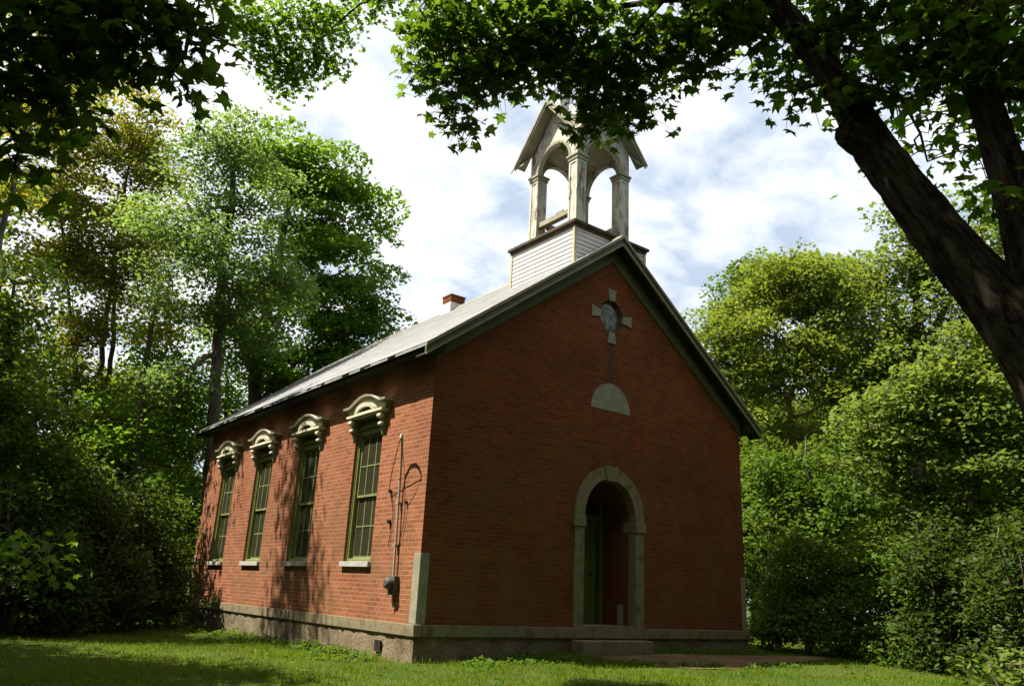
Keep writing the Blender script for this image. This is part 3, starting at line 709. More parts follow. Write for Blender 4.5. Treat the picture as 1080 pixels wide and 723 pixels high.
#VEGETATION
# ------------------------------------------------------------------ vegetation
def unit(v): return v/np.maximum(np.linalg.norm(v, axis=-1, keepdims=True), 1e-9)
def skeleton(stems, attractors, step=0.5, up=0.7, wob=0.09, rng=RNG):
    """stems: list of lists of (x,y,z,r); every attractor gets joined to the nearest fitting node by a bent twig"""
    pos = []; par = []; fix = []
    for st in stems:
        prev = -1
        for i, p in enumerate(st):
            p = np.array(p, float)
            if prev >= 0:
                a = pos[prev]; ra = fix[prev]; n = max(1, int(np.linalg.norm(p[:3]-a)/step))
                for k in range(1, n+1):
                    t = k/n; pos.append(a+(p[:3]-a)*t+(rng.normal(0, wob*0.4, 3) if k < n else 0)); fix.append(ra+(p[3]-ra)*t); par.append(prev if k == 1 else len(pos)-2)
                prev = len(pos)-1
            else:
                if pos:
                    q = np.array(pos); j = int(np.argmin(np.linalg.norm(q-p[:3], axis=1)))
                    j = j if np.linalg.norm(q[j]-p[:3]) < 1.2 else -1
                else: j = -1
                pos.append(p[:3].copy()); fix.append(p[3]); par.append(j); prev = len(pos)-1
    nst = len(pos)
    A = np.array(attractors); base = np.array(pos)
    order = np.argsort(np.min(np.linalg.norm(A[:, None, :]-base[None], axis=2), axis=1))
    cap = nst+len(A)*14; P = np.zeros((cap, 3)); P[:nst] = base; n = nst
    par = par+[0]*(cap-nst); tips = []
    for ai in order:
        a = A[ai]; d = a-P[:n]; L = np.linalg.norm(d, axis=1)
        cost = L*(1+up*np.maximum(0, -d[:, 2]/np.maximum(L, .01)+0.15))
        j = int(np.argmin(cost)); v = a-P[j]; l = np.linalg.norm(v); k = min(13, max(1, int(round(l/step))))
        bend = np.array([0, 0, 0.12*l*rng.uniform(-0.3, 1.0)])+rng.normal(0, wob, 3)*min(l, 1.5)
        prev = j
        for i in range(1, k+1):
            t = i/k; P[n] = P[j]+v*t+bend*math.sin(t*math.pi)+(rng.normal(0, wob*0.5, 3)*(0 if i == k else 1)); par[n] = prev; prev = n; n += 1
        tips.append(prev)
    P = P[:n]; par = np.array(par[:n])
    return P, par, np.array(fix), nst, np.array(tips)
def limb_mesh(name, P, par, fix, nst, tips, m, parent, rtip=0.012, pw=0.46, k=7, rough=0.0):
    n = len(P); cnt = np.zeros(n); cnt[tips] = 1
    for i in range(n-1, -1, -1):
        if i >= nst and par[i] >= 0: cnt[par[i]] += cnt[i]
    r = rtip*np.maximum(cnt, 1)**pw; r[:nst] = fix
    lim = r.copy()
    for i in range(nst, n): lim[i] = min(r[i], lim[par[i]]*0.85 if par[i] < nst else lim[par[i]])
    r = lim
    dirs = np.zeros((n, 3)); has = par >= 0; dirs[has] = unit(P[has]-P[par[has]])
    first = np.where(~has)[0]; 
    for i in first: dirs[i] = dirs[i+1] if i+1 < n else (0, 0, 1)
    # smooth ring direction: average with a child on the same stem
    d2 = dirs.copy()
    for i in range(n):
        if par[i] == i-1 and par[i] >= 0: d2[i-1] = d2[i-1]+dirs[i]
    d2 = unit(d2)
    e = np.where(has)[0]; pa = par[e]
    ang = np.arange(k)*2*np.pi/k; C, Sn = np.cos(ang), np.sin(ang)
    def ring(c, d, rr):
        ref = np.where(np.abs(d[:, 1:2]) < 0.9, [[0, 1, 0]], [[1, 0, 0]]); a = unit(np.cross(d, ref)); b = np.cross(d, a)
        return c[:, None, :]+(a[:, None, :]*C[None, :, None]+b[:, None, :]*Sn[None, :, None])*rr[:, None, None]
    same = pa == e-1
    dstart = np.where(same[:, None], d2[pa], dirs[e])
    V = np.concatenate([ring(P[pa], dstart, np.where(same, r[pa], np.minimum(r[pa]*0.9, r[e]*1.25))), ring(P[e], d2[e], r[e])], 1)
    V = V.reshape(-1, 3); base = np.arange(len(e))[:, None]*2*k; j = np.arange(k)[None]
    F = np.stack([base+j, base+(j+1) % k, base+k+(j+1) % k, base+k+j], -1).reshape(-1, 4)
    return raw_mesh(name, V, F, 4, m, parent, True)
DIAMOND = (np.array([(0, 0, 0), (0.34, 0.42, 0.06), (0, 1, -0.08), (-0.34, 0.42, 0.06)]), [np.array([[0, 1, 2, 3]])])
NARROW = (np.array([(0, 0, 0), (0.17, 0.45, 0.04), (0, 1, -0.10), (-0.17, 0.45, 0.04)]), [np.array([[0, 1, 2, 3]])])
OVAL = (np.array([(0, 0, 0), (0.26, 0.2, 0.05), (0.33, 0.5, 0.05), (0.18, 0.82, 0), (0, 1, -0.08), (-0.18, 0.82, 0), (-0.33, 0.5, 0.05), (-0.26, 0.2, 0.05), (0, 0.45, -0.03)]), [np.array([[8, i, (i+1) % 8] for i in range(8)])])
_mp = [(0, 0, 0), (0.20, 0.03, 0), (0.46, 0.10, -0.06), (0.30, 0.30, 0.02), (0.60, 0.56, -0.08), (0.34, 0.58, 0.02), (0.17, 0.62, 0.03), (0, 1.05, -0.10), (-0.17, 0.62, 0.03), (-0.34, 0.58, 0.02), (-0.60, 0.56, -0.08), (-0.30, 0.30, 0.02), (-0.46, 0.10, -0.06), (-0.20, 0.03, 0), (0, 0.38, 0.0)]
MAPLE = (np.array(_mp), [np.array([[14, i, (i+1) % 14] for i in range(14)])])
def leaves(name, C, size, shape, m, parent, flat=0.75, hang=0.25, rng=RNG, jit=0.42):
    """one leaf at each point of C"""
    n = len(C); base, fl = shape
    nrm = unit(np.array([0, 0, 1.0])*flat+rng.normal(0, 0.45, (n, 3)))
    az = rng.uniform(0, 2*np.pi, n); d = np.stack([np.cos(az), np.sin(az), -hang+rng.normal(0, 0.25, n)], 1)
    d = unit(d-nrm*np.sum(d*nrm, 1, keepdims=True)); s = np.cross(d, nrm); sz = size*rng.uniform(1-jit, 1+jit, n)
    V = C[:, None, :]+sz[:, None, None]*(s[:, None, :]*base[None, :, 0:1]+d[:, None, :]*base[None, :, 1:2]+nrm[:, None, :]*base[None, :, 2:3]*rng.uniform(-0.4, 3.0, n)[:, None, None])
    k = len(base); off = (np.arange(n)*k)[:, None, None]
    F = [(f[None]+off).reshape(-1, f.shape[1]) for f in fl]
    return raw_mesh(name, V.reshape(-1, 3), F, None, m, parent)
def blob_points(blobs, spacing, rng=RNG, shell=0.35):
    """attractors spread through ellipsoids (x,y,z,rx,ry,rz), biased to the outside"""
    out = []
    for (x, y, z, rx, ry, rz) in blobs:
        n = max(7, int(rx*ry*rz*4.2/spacing**3))
        p = unit(rng.normal(0, 1, (n*2, 3)))*(shell+(1-shell)*rng.uniform(0, 1, (n*2, 1))**0.6)*(1+0.38*rng.uniform(0, 1, (n*2, 1))**5)
        p = p*[rx, ry, rz]+[x, y, z]
        keep = []
        for q in p:
            if all(np.sum((q-w)**2) > (spacing*0.55)**2 for w in keep): keep.append(q)
            if len(keep) >= n: break
        out += keep
    return np.array(out)
def PB(L):
    """blobs from (px, py, D, rx_px, ry_px[, depth factor])"""
    o = []
    for b in L:
        c = at(b[0], b[1], b[2]); rx = b[3]*b[2]/FPX; rz_ = b[4]*b[2]/FPX; df = b[5] if len(b) > 5 else 1.0
        o.append((c[0], c[1], c[2], rx, rx*df, rz_))
    return o
def stem(L):
    """stem from (px, py, D, r); first point dropped to the ground"""
    o = []
    for i, (px, py, D, r_) in enumerate(L):
        c = at(px, py, D)
        if i == 0: c[2] = float(gz(c[0], c[1]))-0.15
        o.append((*c, r_))
    return o
def ground_stem(x, y, *pts): return [(x, y, float(gz(x, y))-0.15, pts[0][3] if len(pts[0]) > 3 else 0.1)]+[p for p in pts]
def cluster(T, n, sx, sz, rng=RNG):
    """n leaf points round each tip, in flattened sprays, with tip-to-tip variation"""
    m = np.maximum(1, (n*rng.uniform(0.45, 1.5, len(T))).astype(int)); idx = np.repeat(np.arange(len(T)), m)
    tilt = rng.normal(0, 0.25, (len(T), 2)); p = rng.normal(0, 1, (len(idx), 3)); p = p*np.minimum(1, 1.6/np.linalg.norm(p, axis=1))[:, None]
    p = p*[sx, sx, sz]; p[:, 2] += tilt[idx, 0]*p[:, 0]+tilt[idx, 1]*p[:, 1]-0.15*(p[:, 0]**2+p[:, 1]**2)/max(sx, .01)
    return T[idx]+p
def tree(name, label, cat, stems, blobs, spacing=0.8, n=90, size=0.13, sx=0.42, sz=0.2, lm='leaf_mid', bm='bark', shape=DIAMOND, group=None, rtip=0.012, step=0.5, up=0.7, flat=0.75, seed=1, parts=('trunk', 'crown'), extra=None, k=7):
    rng = np.random.default_rng(seed)
    A = blob_points(blobs, spacing, rng)
    if extra is not None: A = np.concatenate([A, extra])
    P, par, fix, nst, tips = skeleton(stems, A, step, up, rng=rng)
    b = stems[0][0]; root = empty(name, (0, 0, 0), label, cat, group)
    base = Vector((b[0], b[1], b[2]+0.15)); root.location = base
    off = np.array(base); P = P-off
    limb_mesh(parts[0], P, par, fix, nst, tips, bm, root, rtip, k=k)
    T = np.concatenate([P[tips], P[par[tips]][rng.random(len(tips)) < 0.5]])
    leaves(parts[1], cluster(T, n, sx, sz, rng), size, shape, lm, root, flat, rng=rng)
    return root
def dup(root, loc, rotz, sc, label=None, group=None):
    r = root.copy(); COL.objects.link(r); r.location = loc; r.rotation_euler = (0, 0, rotz); r.scale = (sc, sc, sc)
    if label: r['label'] = label
    if group: r['group'] = group
    for ch in list(root.children):
        c = ch.copy(); COL.objects.link(c); c.parent = r
    return r

# --- left woods
tree('tall_tree', 'airy grey-green tree with a bent bare trunk behind the far end of the roof', 'tree',
     [stem([(221, 600, 26, .22), (224, 460, 26, .19), (229, 380, 26, .165), (232, 310, 26, .14), (240, 240, 26, .12), (246, 180, 26, .07), (248, 130, 26, .03)]), [(*at(230, 372, 26), .12), (*at(205, 385, 25, ), .07), (*at(175, 400, 24.5), .03)]],
     PB([(246, 140, 26, 32, 30), (215, 175, 26, 40, 40), (275, 195, 26, 38, 45), (205, 240, 25.5, 55, 45), (255, 270, 25, 60, 50), (195, 305, 26, 45, 40), (265, 340, 25.5, 50, 35), (290, 300, 25, 35, 45), (190, 400, 25, 28, 14)]),
     0.98, 200, 0.115, 0.50, 0.20, 'leaf_grey', 'bark', DIAMOND, seed=11)
tree('tall_tree', 'bright green broad-crowned tree right behind the schoolhouse roof, its crown against the sky', 'tree',
     [stem([(262, 620, 30, .36), (268, 440, 30, .27), (272, 370, 30, .22), (285, 310, 30, .18), (300, 240, 30, .11), (312, 170, 30, .04)]), [(*at(270, 400, 30), .16), (*at(250, 350, 31), .11), (*at(230, 300, 31.5), .04)], [(*at(276, 350, 30), .14), (*at(320, 310, 29.5), .09), (*at(370, 280, 29), .03)], [(*at(268, 430, 30), .11), (*at(310, 385, 29), .07), (*at(355, 345, 28.5), .03)]],
     PB([(300, 155, 30, 30, 22), (345, 180, 30, 28, 22), (320, 200, 30, 40, 35), (365, 222, 30, 30, 30), (335, 260, 30, 52, 40), (385, 290, 29.5, 22, 26), (350, 315, 29.5, 48, 36), (395, 335, 29, 16, 12), (370, 355, 29, 28, 20), (300, 330, 30, 60, 45), (290, 390, 29, 45, 22), (330, 375, 29, 38, 20), (400, 245, 29.5, 8, 14), (380, 205, 30, 14, 10)]),
     1.25, 330, 0.155, 0.60, 0.16, 'leaf_bright', 'bark', DIAMOND, seed=12)
tree('tall_tree', 'yellowing airy tree with several thin stems, left of the grey-green tree', 'tree',
     [stem([(92, 600, 33, .15), (96, 520, 33, .13), (108, 380, 33, .10), (122, 260, 32.3, .07), (140, 150, 32.3, .035), (150, 95, 32.3, .015)]), stem([(104, 600, 32.7, .12), (106, 470, 32.7, .11), (120, 350, 32.7, .08), (122, 270, 32.3, .05)]), stem([(84, 600, 32.3, .10), (88, 480, 32.3, .09), (75, 340, 32, .06), (62, 200, 31.6, .035), (70, 110, 31.6, .015)])],
     PB([(95, 90, 32.3, 40, 28), (140, 125, 32.3, 32, 32), (60, 140, 32, 46, 40), (110, 170, 32, 52, 42), (168, 180, 32.3, 26, 36), (45, 220, 31.6, 50, 42), (105, 245, 32, 54, 44), (160, 255, 32.3, 38, 40), (60, 310, 32, 55, 40), (125, 325, 32, 52, 36), (30, 380, 31.6, 45, 34), (175, 335, 32.3, 32.7, 28), (95, 390, 32.3, 50, 26)]),
     1.15, 190, 0.14, 0.55, 0.2, 'leaf_yellow', 'bark', DIAMOND, seed=13)
tree('tall_tree', 'thin dark-stemmed green tree in the gap between the yellowing tree and the schoolhouse', 'tree',
     [stem([(143, 620, 27, .16), (146, 480, 27, .14), (150, 400, 27, .11), (160, 340, 27, .07), (170, 290, 27, .03)]), [(*at(147, 440, 27), .08), (*at(180, 420, 26.5), .05), (*at(205, 400, 26), .02)]],
     PB([(150, 420, 27, 40, 26), (190, 440, 26.5, 28, 28), (140, 470, 27, 42, 26), (185, 490, 26, 28, 26), (165, 360, 27, 25, 22), (200, 420, 27, 18, 30)]),
     0.85, 120, 0.13, 0.44, 0.2, 'leaf_bright', 'bark', DIAMOND, seed=14)
tree('tall_tree', 'sparse slim tree added at the far left to dapple the side wall, behind the hanging maple leaves', 'tree',  # added tree: its thin crown casts dapples on the side wall
     [stem([(-30, 600, 21, .13), (-25, 450, 20.5, .11), (0, 250, 21, .07), (40, 90, 22, .04), (55, 30, 22.5, .015)])],
     PB([(50, 40, 22.5, 40, 32), (95, 75, 22.5, 30, 26), (10, 90, 22, 38, 30), (60, 110, 22.2, 34, 24), (20, 0, 22.5, 40, 30), (110, 30, 23, 24, 22), (20, 180, 21.5, 36, 26), (-20, 130, 21.5, 30, 40)]),
     0.85, 62, 0.12, 0.40, 0.18, 'leaf_yellow', 'bark', DIAMOND, seed=17)
tree('tall_tree', 'dark bushy tree at the far left edge under the hanging maple leaves', 'tree',
     [stem([(-10, 600, 20, .16), (-5, 480, 20, .13), (10, 380, 20, .08), (15, 300, 20, .03)])],
     PB([(10, 300, 20, 38, 40), (25, 380, 20, 42, 36), (5, 440, 19.5, 50, 40), (50, 460, 20, 36, 34), (-30, 350, 20, 40, 50), (70, 500, 20.5, 30, 30)]),
     0.62, 85, 0.12, 0.34, 0.16, 'leaf_mid', 'bark', DIAMOND, seed=15)
tree('tall_tree', 'fresh green low-branched tree glimpsed between the two trunks behind the far roof end', 'tree',
     [stem([(235, 620, 36, .16), (237, 470, 36, .12), (240, 400, 36, .06)]), [(*at(236, 500, 36), .09), (*at(215, 450, 36), .06), (*at(200, 410, 36), .03)]],
     PB([(240, 400, 36, 26, 22), (215, 430, 36, 28, 24), (250, 435, 36, 24, 22), (200, 460, 36, 28, 24), (235, 360, 36.5, 22, 18), (180, 400, 37, 26, 22), (290, 400, 36, 30, 18)]),
     1.0, 130, 0.15, 0.52, 0.2, 'leaf_bright', 'bark', DIAMOND, seed=16)
def shrub(label, px, py0, D, blobs, lm, seed, n=80, size=0.11, shape=DIAMOND, spacing=0.55, group='shrubs along the wood edge', name='shrub', cat='shrub'):
    c = at(px, py0, D); x, y = c[0], c[1]; g = float(gz(x, y))-0.15; rng = np.random.default_rng(seed)
    st = []
    B = PB(blobs); top = max(b[2]+b[5]*0.6 for b in B)
    for i in range(4):
        a = rng.uniform(0, 6.28); h = (top-g)*rng.uniform(0.6, 0.95)
        st.append([(x+0.08*math.cos(a), y+0.08*math.sin(a), g, .035), (x+0.25*h*math.cos(a)*0.5, y+0.25*h*math.sin(a)*0.5, g+h*0.5, .025), (x+0.3*h*math.cos(a), y+0.3*h*math.sin(a), g+h, .01)])
    return tree(name, label, cat, st, B, spacing, n, size, 0.30, 0.15, lm, 'bark', shape, group, 0.007, 0.35, 0.4, 0.7, seed, ('stem', 'foliage'))
shrub('dark round shrub in deep shade at the left edge of the lawn', 15, 640, 18.6, [(20, 585, 19, 50, 55), (-20, 560, 19, 40, 60), (45, 625, 18.8, 35, 35), (0, 635, 18.6, 45, 30)], 'leaf_shaded', 21)
shrub('dark spreading shrub between the left edge shrub and the thin tree stems', 85, 640, 20, [(80, 570, 20.5, 45, 45), (100, 610, 20, 42, 48), (60, 620, 19.5, 38, 38), (85, 520, 20.5, 36, 30)], 'leaf_shaded', 22)
shrub('tall dark shrub in front of the thin tree stems, left of the schoolhouse', 140, 640, 21.5, [(130, 570, 22, 42, 50), (150, 610, 21.5, 40, 44), (120, 628, 21, 32, 26), (150, 530, 22, 32, 26)], 'leaf_shaded', 23)
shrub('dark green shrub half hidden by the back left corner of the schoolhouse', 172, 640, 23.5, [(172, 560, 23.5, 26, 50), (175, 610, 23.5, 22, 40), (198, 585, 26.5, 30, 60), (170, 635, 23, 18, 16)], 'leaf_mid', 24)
shrub('low maple sapling with flat leaf sprays before the dark shrubs', -30, 640, 13.5, [(18, 574, 13.5, 26, 5), (48, 592, 13.6, 16, 5), (0, 588, 13.4, 16, 6)], 'leaf_bright', 25, 8, 0.13, MAPLE, 0.4, None, 'maple_sapling', 'sapling')

# --- right woods
tree('tall_tree', 'yellow-green fine-leafed tree with a thin tan trunk, right beside the schoolhouse gable', 'tree',
     [stem([(842, 640, 25, .11), (838, 520, 25, .10), (836, 460, 25, .085), (832, 425, 25, .075), (842, 380, 25, .055), (852, 320, 25, .05), (850, 280, 25, .02)]), [(*at(836, 440, 25), .05), (*at(870, 425, 24.5), .04), (*at(905, 408, 24), .02)], [(*at(832, 425, 25), .05), (*at(815, 400, 25), .04), (*at(795, 370, 25), .02)]],
     PB([(850, 278, 25, 26, 12), (820, 292, 25, 22, 14), (875, 300, 25, 36, 20), (790, 322, 25, 26, 20), (835, 322, 25, 40, 26), (890, 335, 25, 34, 26), (765, 355, 25, 24, 18), (815, 360, 24.5, 46, 28), (865, 365, 24.5, 44, 26), (775, 395, 25, 30, 26), (905, 380, 25, 32, 26), (800, 410, 25, 30, 18), (785, 445, 25, 32, 22), (895, 425, 24, 34, 22), (865, 395, 24.5, 24, 14), (800, 478, 24.5, 30, 18), (870, 460, 25.5, 34, 20), (838, 440, 26.5, 26, 26), (800, 300, 25.3, 10, 8), (752, 385, 25.3, 12, 12)]),
     0.85, 200, 0.12, 0.46, 0.16, 'leaf_lime', 'bark_tan', DIAMOND, seed=31)
tree('tall_tree', 'dark green tree whose rounded top shows behind the yellow-green tree', 'tree',
     [stem([(800, 640, 34, .3), (800, 450, 34, .22), (790, 340, 34, .1), (785, 290, 34, .03)])],
     PB([(762, 318, 34, 18, 18), (775, 292, 34, 22, 13), (800, 285, 34, 24, 12), (790, 320, 34, 32, 30), (770, 350, 34, 22, 22), (800, 390, 34, 40, 40), (840, 310, 34, 35, 30)]),
     0.95, 130, 0.15, 0.5, 0.24, 'leaf_mid', 'bark', DIAMOND, seed=32)
tree('tall_tree', 'tall pale green tree behind the leaning maple limb, its top reaching the sky', 'tree',
     [stem([(965, 640, 24.5, .3), (965, 450, 24.5, .24), (970, 360, 24.5, .17), (965, 280, 24.5, .1), (955, 235, 24.5, .04)]), [(*at(968, 380, 24.5), .12), (*at(1000, 320, 24.5), .08), (*at(1040, 260, 24.5), .03)], [(*at(967, 370, 24.5), .1), (*at(930, 310, 24.5), .06), (*at(905, 275, 24.5), .02)]],
     PB([(945, 236, 24.5, 24, 18), (915, 290, 24.5, 34, 24.5), (960, 275, 24.5, 42, 32), (1000, 255, 24.5, 28, 24.5), (1050, 218, 24.5, 32, 26), (1080, 260, 24.5, 36, 36), (920, 330, 24.5, 46, 34), (975, 325, 24, 40, 30), (1020, 330, 24.5, 40, 42), (950, 380, 24.5, 50, 32), (1075, 330, 24.5, 40, 40), (1010, 390, 24.5, 42, 32), (1060, 400, 24.5, 36, 30), (900, 400, 24.5, 36, 30)]),
     0.95, 150, 0.135, 0.46, 0.19, 'leaf_pale', 'bark', DIAMOND, seed=33)
tree('tall_tree', 'slender green tree filling the gap between the yellow-green tree and the pale tree', 'tree',
     [stem([(905, 640, 30, .18), (905, 480, 30, .14), (900, 380, 30, .09), (895, 290, 30, .03)])],
     PB([(890, 285, 30, 26, 16), (895, 320, 30, 34, 26), (880, 350, 30, 36, 28), (910, 380, 30, 40, 32), (890, 430, 30, 44, 34), (850, 470, 30, 50, 34), (920, 480, 30, 44, 34)]),
     0.95, 190, 0.15, 0.5, 0.2, 'leaf_lime', 'bark', DIAMOND, seed=36)
tree('tall_tree', 'big-leafed green tree with a dark trunk, below the leaning maple limb on the right', 'tree',
     [stem([(1024, 640, 19.5, .17), (1026, 520, 19.5, .14), (1022, 450, 19.5, .10), (1010, 400, 19.5, .05), (1005, 370, 19.5, .02)])],
     PB([(945, 412, 19, 26, 14), (985, 392, 19.5, 24, 16), (1018, 372, 19.8, 26, 18), (1048, 395, 19.5, 28, 22), (920, 450, 19.5, 30, 18), (968, 440, 19, 34, 20), (1010, 425, 19.3, 30, 18), (1060, 440, 19.5, 34, 30), (1080, 490, 19, 32, 36), (935, 490, 19, 38, 22), (1000, 475, 19.6, 36, 18), (985, 520, 20, 40, 22), (1040, 520, 19.6, 30, 22), (960, 555, 20, 36, 22), (900, 430, 19.8, 14, 10), (1030, 350, 20, 14, 10)]),
     0.62, 100, 0.115, 0.36, 0.11, 'leaf_pale', 'bark', OVAL, seed=34)
tree('tall_tree', 'mid green young tree between the schoolhouse corner and the big-leafed tree', 'tree',
     [stem([(852, 650, 21.5, .10), (852, 560, 21.5, .08), (856, 510, 21.5, .06), (850, 460, 21.5, .02)]), stem([(818, 650, 22, .09), (815, 560, 22, .07), (812, 500, 22, .03)])],
     PB([(830, 500, 22, 36, 26), (875, 480, 21.5, 36, 24), (805, 530, 22, 26, 30), (865, 530, 21, 42, 30), (905, 520, 21, 32, 30), (830, 565, 21.5, 36, 26), (795, 480, 23, 16, 30)]),
     0.65, 85, 0.125, 0.36, 0.15, 'leaf_mid', 'bark', DIAMOND, seed=35)
shrub('light green shrub right against the front right corner of the schoolhouse', 815, 650, 21, [(812, 610, 21, 26, 30), (840, 590, 20.5, 32, 24), (830, 640, 20.5, 34, 26), (808, 660, 21, 20, 16)], 'leaf_lime', 41, 90)
shrub('tall arching shrub second from the schoolhouse corner', 880, 660, 20.0, [(875, 590, 20.0, 42, 32), (905, 620, 19.5, 36, 36), (865, 640, 20.0, 36, 28), (890, 665, 19.5, 36, 20)], 'leaf_mid', 42, 120, 0.085, OVAL)
shrub('dense shrub in the middle of the right hand lawn edge', 945, 670, 18.7, [(935, 600, 18.7, 42, 34), (965, 640, 18.2, 42, 36), (925, 660, 18.7, 36, 26), (955, 680, 18.2, 36, 18)], 'leaf_mid', 43, 120, 0.085, OVAL)
shrub('tall leafy shrub near the right edge of the photo, below the dark trunk', 1015, 680, 17.4, [(1005, 590, 17.7, 42, 32), (1035, 630, 17.2, 44, 40), (995, 660, 17.4, 38, 32), (1025, 690, 17.0, 40, 20)], 'leaf_shaded', 44, 120, 0.085, OVAL)  # darker leaf colour here and below stands for shade from overhanging trees
shrub('broad shrub cut by the right edge of the photo', 1085, 690, 15.9, [(1075, 580, 16.2, 40, 40), (1090, 640, 15.9, 46, 46), (1065, 690, 15.6, 34, 24), (1110, 690, 15.4, 40, 40)], 'leaf_shaded', 45, 120, 0.085, OVAL)
shrub('small pale seedling at the bottom right corner of the lawn', 1068, 716, 11.6, [(1066, 705, 11.6, 14, 14), (1078, 700, 11.7, 12, 16)], 'leaf_lime', 46, 14, 0.08, OVAL, 0.25, None, 'seedling', 'plant')

# --- far woods: one tree, many copies
far = tree('forest_tree', 'ordinary green forest tree standing back in the woods behind the nearer trees', 'tree',
     [[(0, 0, -0.2, .25), (0.1, 0, 3, .2), (0.2, 0.1, 6, .13), (0, 0.2, 9.5, .04)]],
     [(0, 0, 9, 1.6, 1.6, 1.4), (1.2, 0.5, 7.2, 2.0, 1.8, 1.6), (-1.3, -0.4, 6.8, 2.0, 2.0, 1.6), (0.3, 1.2, 5.2, 2.2, 2.2, 1.5), (-0.4, -1.2, 4.8, 2.2, 2.2, 1.5), (1.5, -0.8, 3.8, 1.8, 1.8, 1.3), (-1.6, 1, 3.4, 1.8, 1.8, 1.3), (0, 0, 2.2, 2.4, 2.2, 1.2)],
     0.95, 100, 0.17, 0.5, 0.24, 'leaf_mid', 'bark', DIAMOND, 'forest trees standing back in the woods', seed=51)
rr = random.Random(5); first = True
SPOTS = [(-15, 15), (-11.5, 17), (-8, 19.5), (-4.5, 22), (-13, 22), (-8.5, 26), (-3, 27), (2, 25), (6, 28), (11, 24), (15, 20), (18, 15.5), (13.5, 13), (20, 10), (15.5, 7.5), (21, 4.5), (16.5, 1.5), (21, -1.5), (16, -4.5), (19, -8), (14, -9.5), (-18, 8), (-16.5, 3.5), (-19, 20), (1, 33), (-12, 32), (26, 10), (25, 0), (11.5, -7.2), (13, -2.8), (10.5, -11)]
UNSEEN_BACK = [(-22, -5), (-20, -13), (-15.5, -17), (-9.5, -18.5), (-4, -16.5), (1.5, -15), (6.5, -12.5), (11, -12), (-12, -23), (-6, -23), (1, -21), (8, -18), (-27, 2)]  # unseen trees behind the camera, added to block sky light from the front wall

for (x, y) in SPOTS+UNSEEN_BACK:
    lab = None
    sc = rr.uniform(0.8, 1.05) if not (-3 < x < 13 and y > 22) else rr.uniform(0.7, 0.85)
    if -14 < x < -2 and y > 16: sc = rr.uniform(0.75, 0.95)
    if (x, y) in ((-15, 15), (-18, 8), (-16.5, 3.5), (-21, -4)): sc = rr.uniform(1.3, 1.45)  # left trees enlarged so their shade reaches the shrubs
    if (x, y) in UNSEEN_BACK: sc = rr.uniform(1.35, 1.7)  # enlarged to cut more of the sky light
    o = far if first else dup(far, (0, 0, 0), 0, 1)
    o.location = (x, y, float(gz(x, y))); o.rotation_euler = (0, 0, rr.uniform(0, 6.28)); o.scale = (sc*1.1, sc*1.1, sc); first = False

# --- the big maple: a leaning forked trunk on the right with its leaves across the top of the view
def thick(name, stems, m, parent, off, seed, k=28):
    """heavy limbs as closed ribbed tubes"""
    rng = np.random.default_rng(seed); b = MB(); along = []
    for st in stems:
        pts = [Vector(p[:3]) for p in st]; rad = [p[3] for p in st]
        # Catmull-Rom refinement
        P = []; R = []
        for i in range(len(pts)-1):
            p0, p1, p2, p3 = pts[max(i-1, 0)], pts[i], pts[i+1], pts[min(i+2, len(pts)-1)]
            n = max(2, int((p2-p1).length/0.10))
            for q_ in range(n):
                t = q_/n
                P.append(0.5*((2*p1)+(p2-p0)*t+(2*p0-5*p1+4*p2-p3)*t*t+(3*p1-p0-3*p2+p3)*t**3)); R.append(rad[i]+(rad[i+1]-rad[i])*t)
        P.append(pts[-1]); R.append(rad[-1])
        run = 0.0; ph = rng.uniform(0, 6.28, 8); ref = None; vs = []; fs = []
        for i, c in enumerate(P):
            d = (P[min(i+1, len(P)-1)]-P[max(i-1, 0)]).normalized()
            if ref is None: ref = d.orthogonal().normalized()
            ref = (ref-d*ref.dot(d)).normalized(); qv = d.cross(ref)
            run += (P[i]-P[i-1]).length if i else 0.0
            for j in range(k):
                a = 2*math.pi*j/k; along.append((math.cos(a)*R[i], math.sin(a)*R[i], run))
                w_ = 1+0.07*math.sin(3*a+ph[0]+i*0.05)+0.04*math.sin(5*a+ph[1]-i*0.04)+0.045*math.sin(i*0.31+ph[2]+2*a)+0.03*math.sin(8*a+ph[3]+i*0.12)+rng.normal(0, 0.03)
                vs.append(c+(ref*math.cos(a)+qv*math.sin(a))*R[i]*w_-Vector(off))
        for i in range(len(P)-1):
            for j in range(k): fs.append((i*k+j, i*k+(j+1) % k, (i+1)*k+(j+1) % k, (i+1)*k+j))
        b.add(vs, fs, True); b.add(vs[-k:], [tuple(range(k))]); along += along[-k:]
    o = b.build(name, m, parent); at_ = o.data.attributes.new('along', 'FLOAT_VECTOR', 'POINT')
    at_.data.foreach_set('vector', np.array(along, np.float32).ravel()); return o
